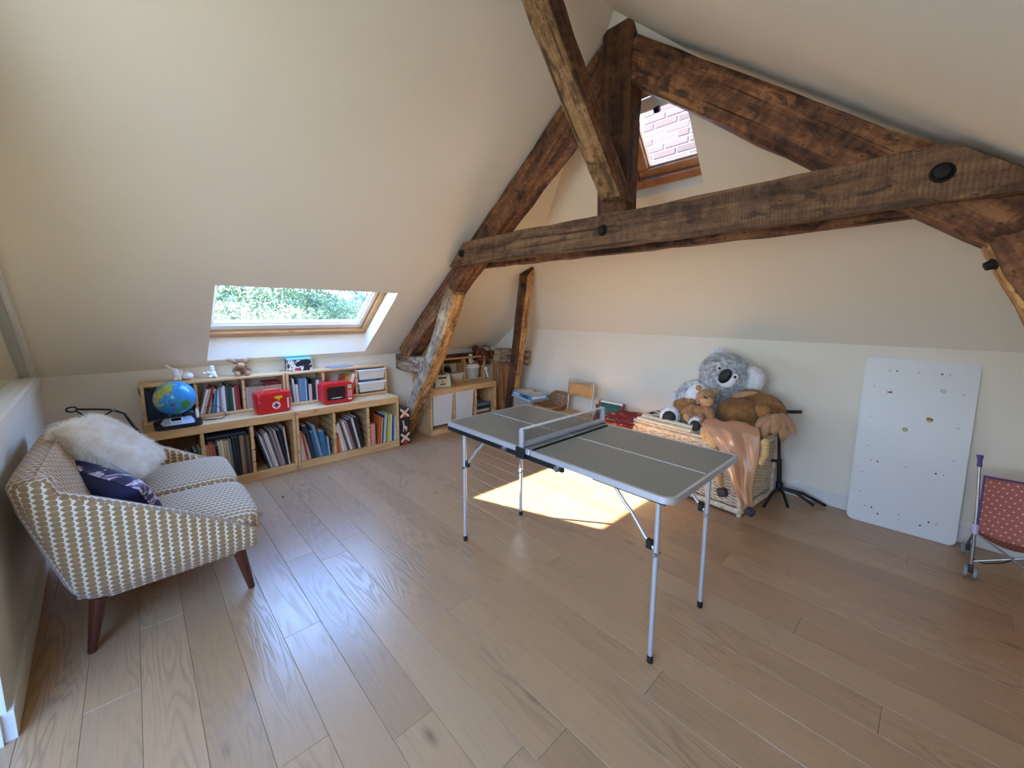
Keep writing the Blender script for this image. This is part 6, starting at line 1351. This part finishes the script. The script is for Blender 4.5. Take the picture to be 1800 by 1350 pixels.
m = MB(); m.grid(bp, 14, 5); o = m.build('backrest', M_PLY, parent=f, smooth=60); s = o.modifiers.new('t', 'SOLIDIFY'); s.thickness = 0.008
MB().tube([(-0.162, 0.125, 0.645), (-0.08, 0.145, 0.638), (0.0, 0.15, 0.634), (0.08, 0.145, 0.638), (0.162, 0.125, 0.645)], 0.009, 8).build('top_rail', M_TUBE, parent=f, smooth=60)
MB().prism(rrect(-0.165, -0.15, 0.165, 0.13, 0.04), 0.311, 0.320).build('seat', M_PLY, parent=f, smooth=30)
M_REDW = plain((122, 60, 42), 0.45, 0, 0.15, 14)
f = thing('deckchair', 'tiny folding deckchair with green canvas and a reddish wooden frame', 'chair', (1.52, 1.40, 0))
for s in (-1, 1):
    MB().tube([(s*0.135, 0.105, 0.49), (s*0.14, -0.02, 0.24), (s*0.14, -0.16, 0.012)], 0.013, 10).build('frame_rail', M_REDW, parent=f, smooth=60)
    MB().tube([(s*0.155, 0.06, 0.45), (s*0.158, 0.16, 0.012)], 0.011, 10).build('rear_strut', M_REDW, parent=f, smooth=60)
MB().tube([(-0.14, 0.10, 0.478), (0.14, 0.10, 0.478)], 0.012, 10).build('top_bar', M_WHITE, parent=f, smooth=60); MB().tube([(-0.14, -0.12, 0.10), (0.14, -0.12, 0.10)], 0.010, 10).build('front_bar', M_REDW, parent=f, smooth=60)
m = MB(); m.grid(lambda u, v: (-0.115+0.23*u, 0.09-0.20*v-0.0*u, 0.475-0.37*v-0.05*math.sin(PI*v)), 8, 14); o = m.build('canvas', plain((48, 98, 92), 0.8, 0, 0.05, 60), parent=f, smooth=180); s = o.modifiers.new('t', 'SOLIDIFY'); s.thickness = 0.003
# ------------------------------------------------------------------ black folded music stand behind the sofa
f = thing('music_stand', 'black folded music stand behind the fur cushion in the corner', 'stand', (0.08, -2.05, 0.0))
MB().tube([(0, 0, 0.10), (0, 0.0, 0.66)], 0.010, 10).build('pole', M_BLACK, parent=f, smooth=60)
m = MB(); ring = [(0, -0.135+0.022*math.cos(a), 0.752+0.015*math.sin(a)) for a in [2*PI*i/16 for i in range(16)]]; m.tube(ring, 0.0045, 6, closed=True); m.tube([(0, -0.115, 0.75), (0, -0.02, 0.735), (0, 0.05, 0.72)], 0.006, 8); m.tube([(0.01, -0.12, 0.745), (0.01, -0.04, 0.655), (0.01, 0.01, 0.70), (0.01, 0.04, 0.72)], 0.005, 8); m.tube([(-0.01, -0.11, 0.70), (-0.01, -0.06, 0.65), (-0.01, 0.02, 0.66)], 0.005, 8); m.tube([(0.0, 0.04, 0.722), (0.0, 0.09, 0.69), (0, 0.125, 0.60), (0, 0.15, 0.55), (0, 0.16, 0.48)], 0.008, 8); m.build('folded_desk', M_BLACK, parent=f, smooth=60)
MB().tube([(0.0, 0.035, 0.722), (0.0, 0.055, 0.724)], 0.012, 10).build('hinge', M_STEEL, parent=f, smooth=60)
for a in (0.3, 2.4, 4.5): MB().tube([(0, 0, 0.14), (0.17*math.cos(a), 0.17*math.sin(a), 0.008)], 0.008, 8).build('leg', M_BLACK, parent=f, smooth=60)
# small black crumb on the floor
m = MB(); m.ellip((0, 0, 0.006), (0.006, 0.007, 0.006), None, 10, 6); tag(m.build('black_bead', M_BLACK, loc=(0.487, -1.182, 0.0005)), 'tiny black bead lying on the floorboards near the sofa', 'bead')
bpy.context.view_layer.update()
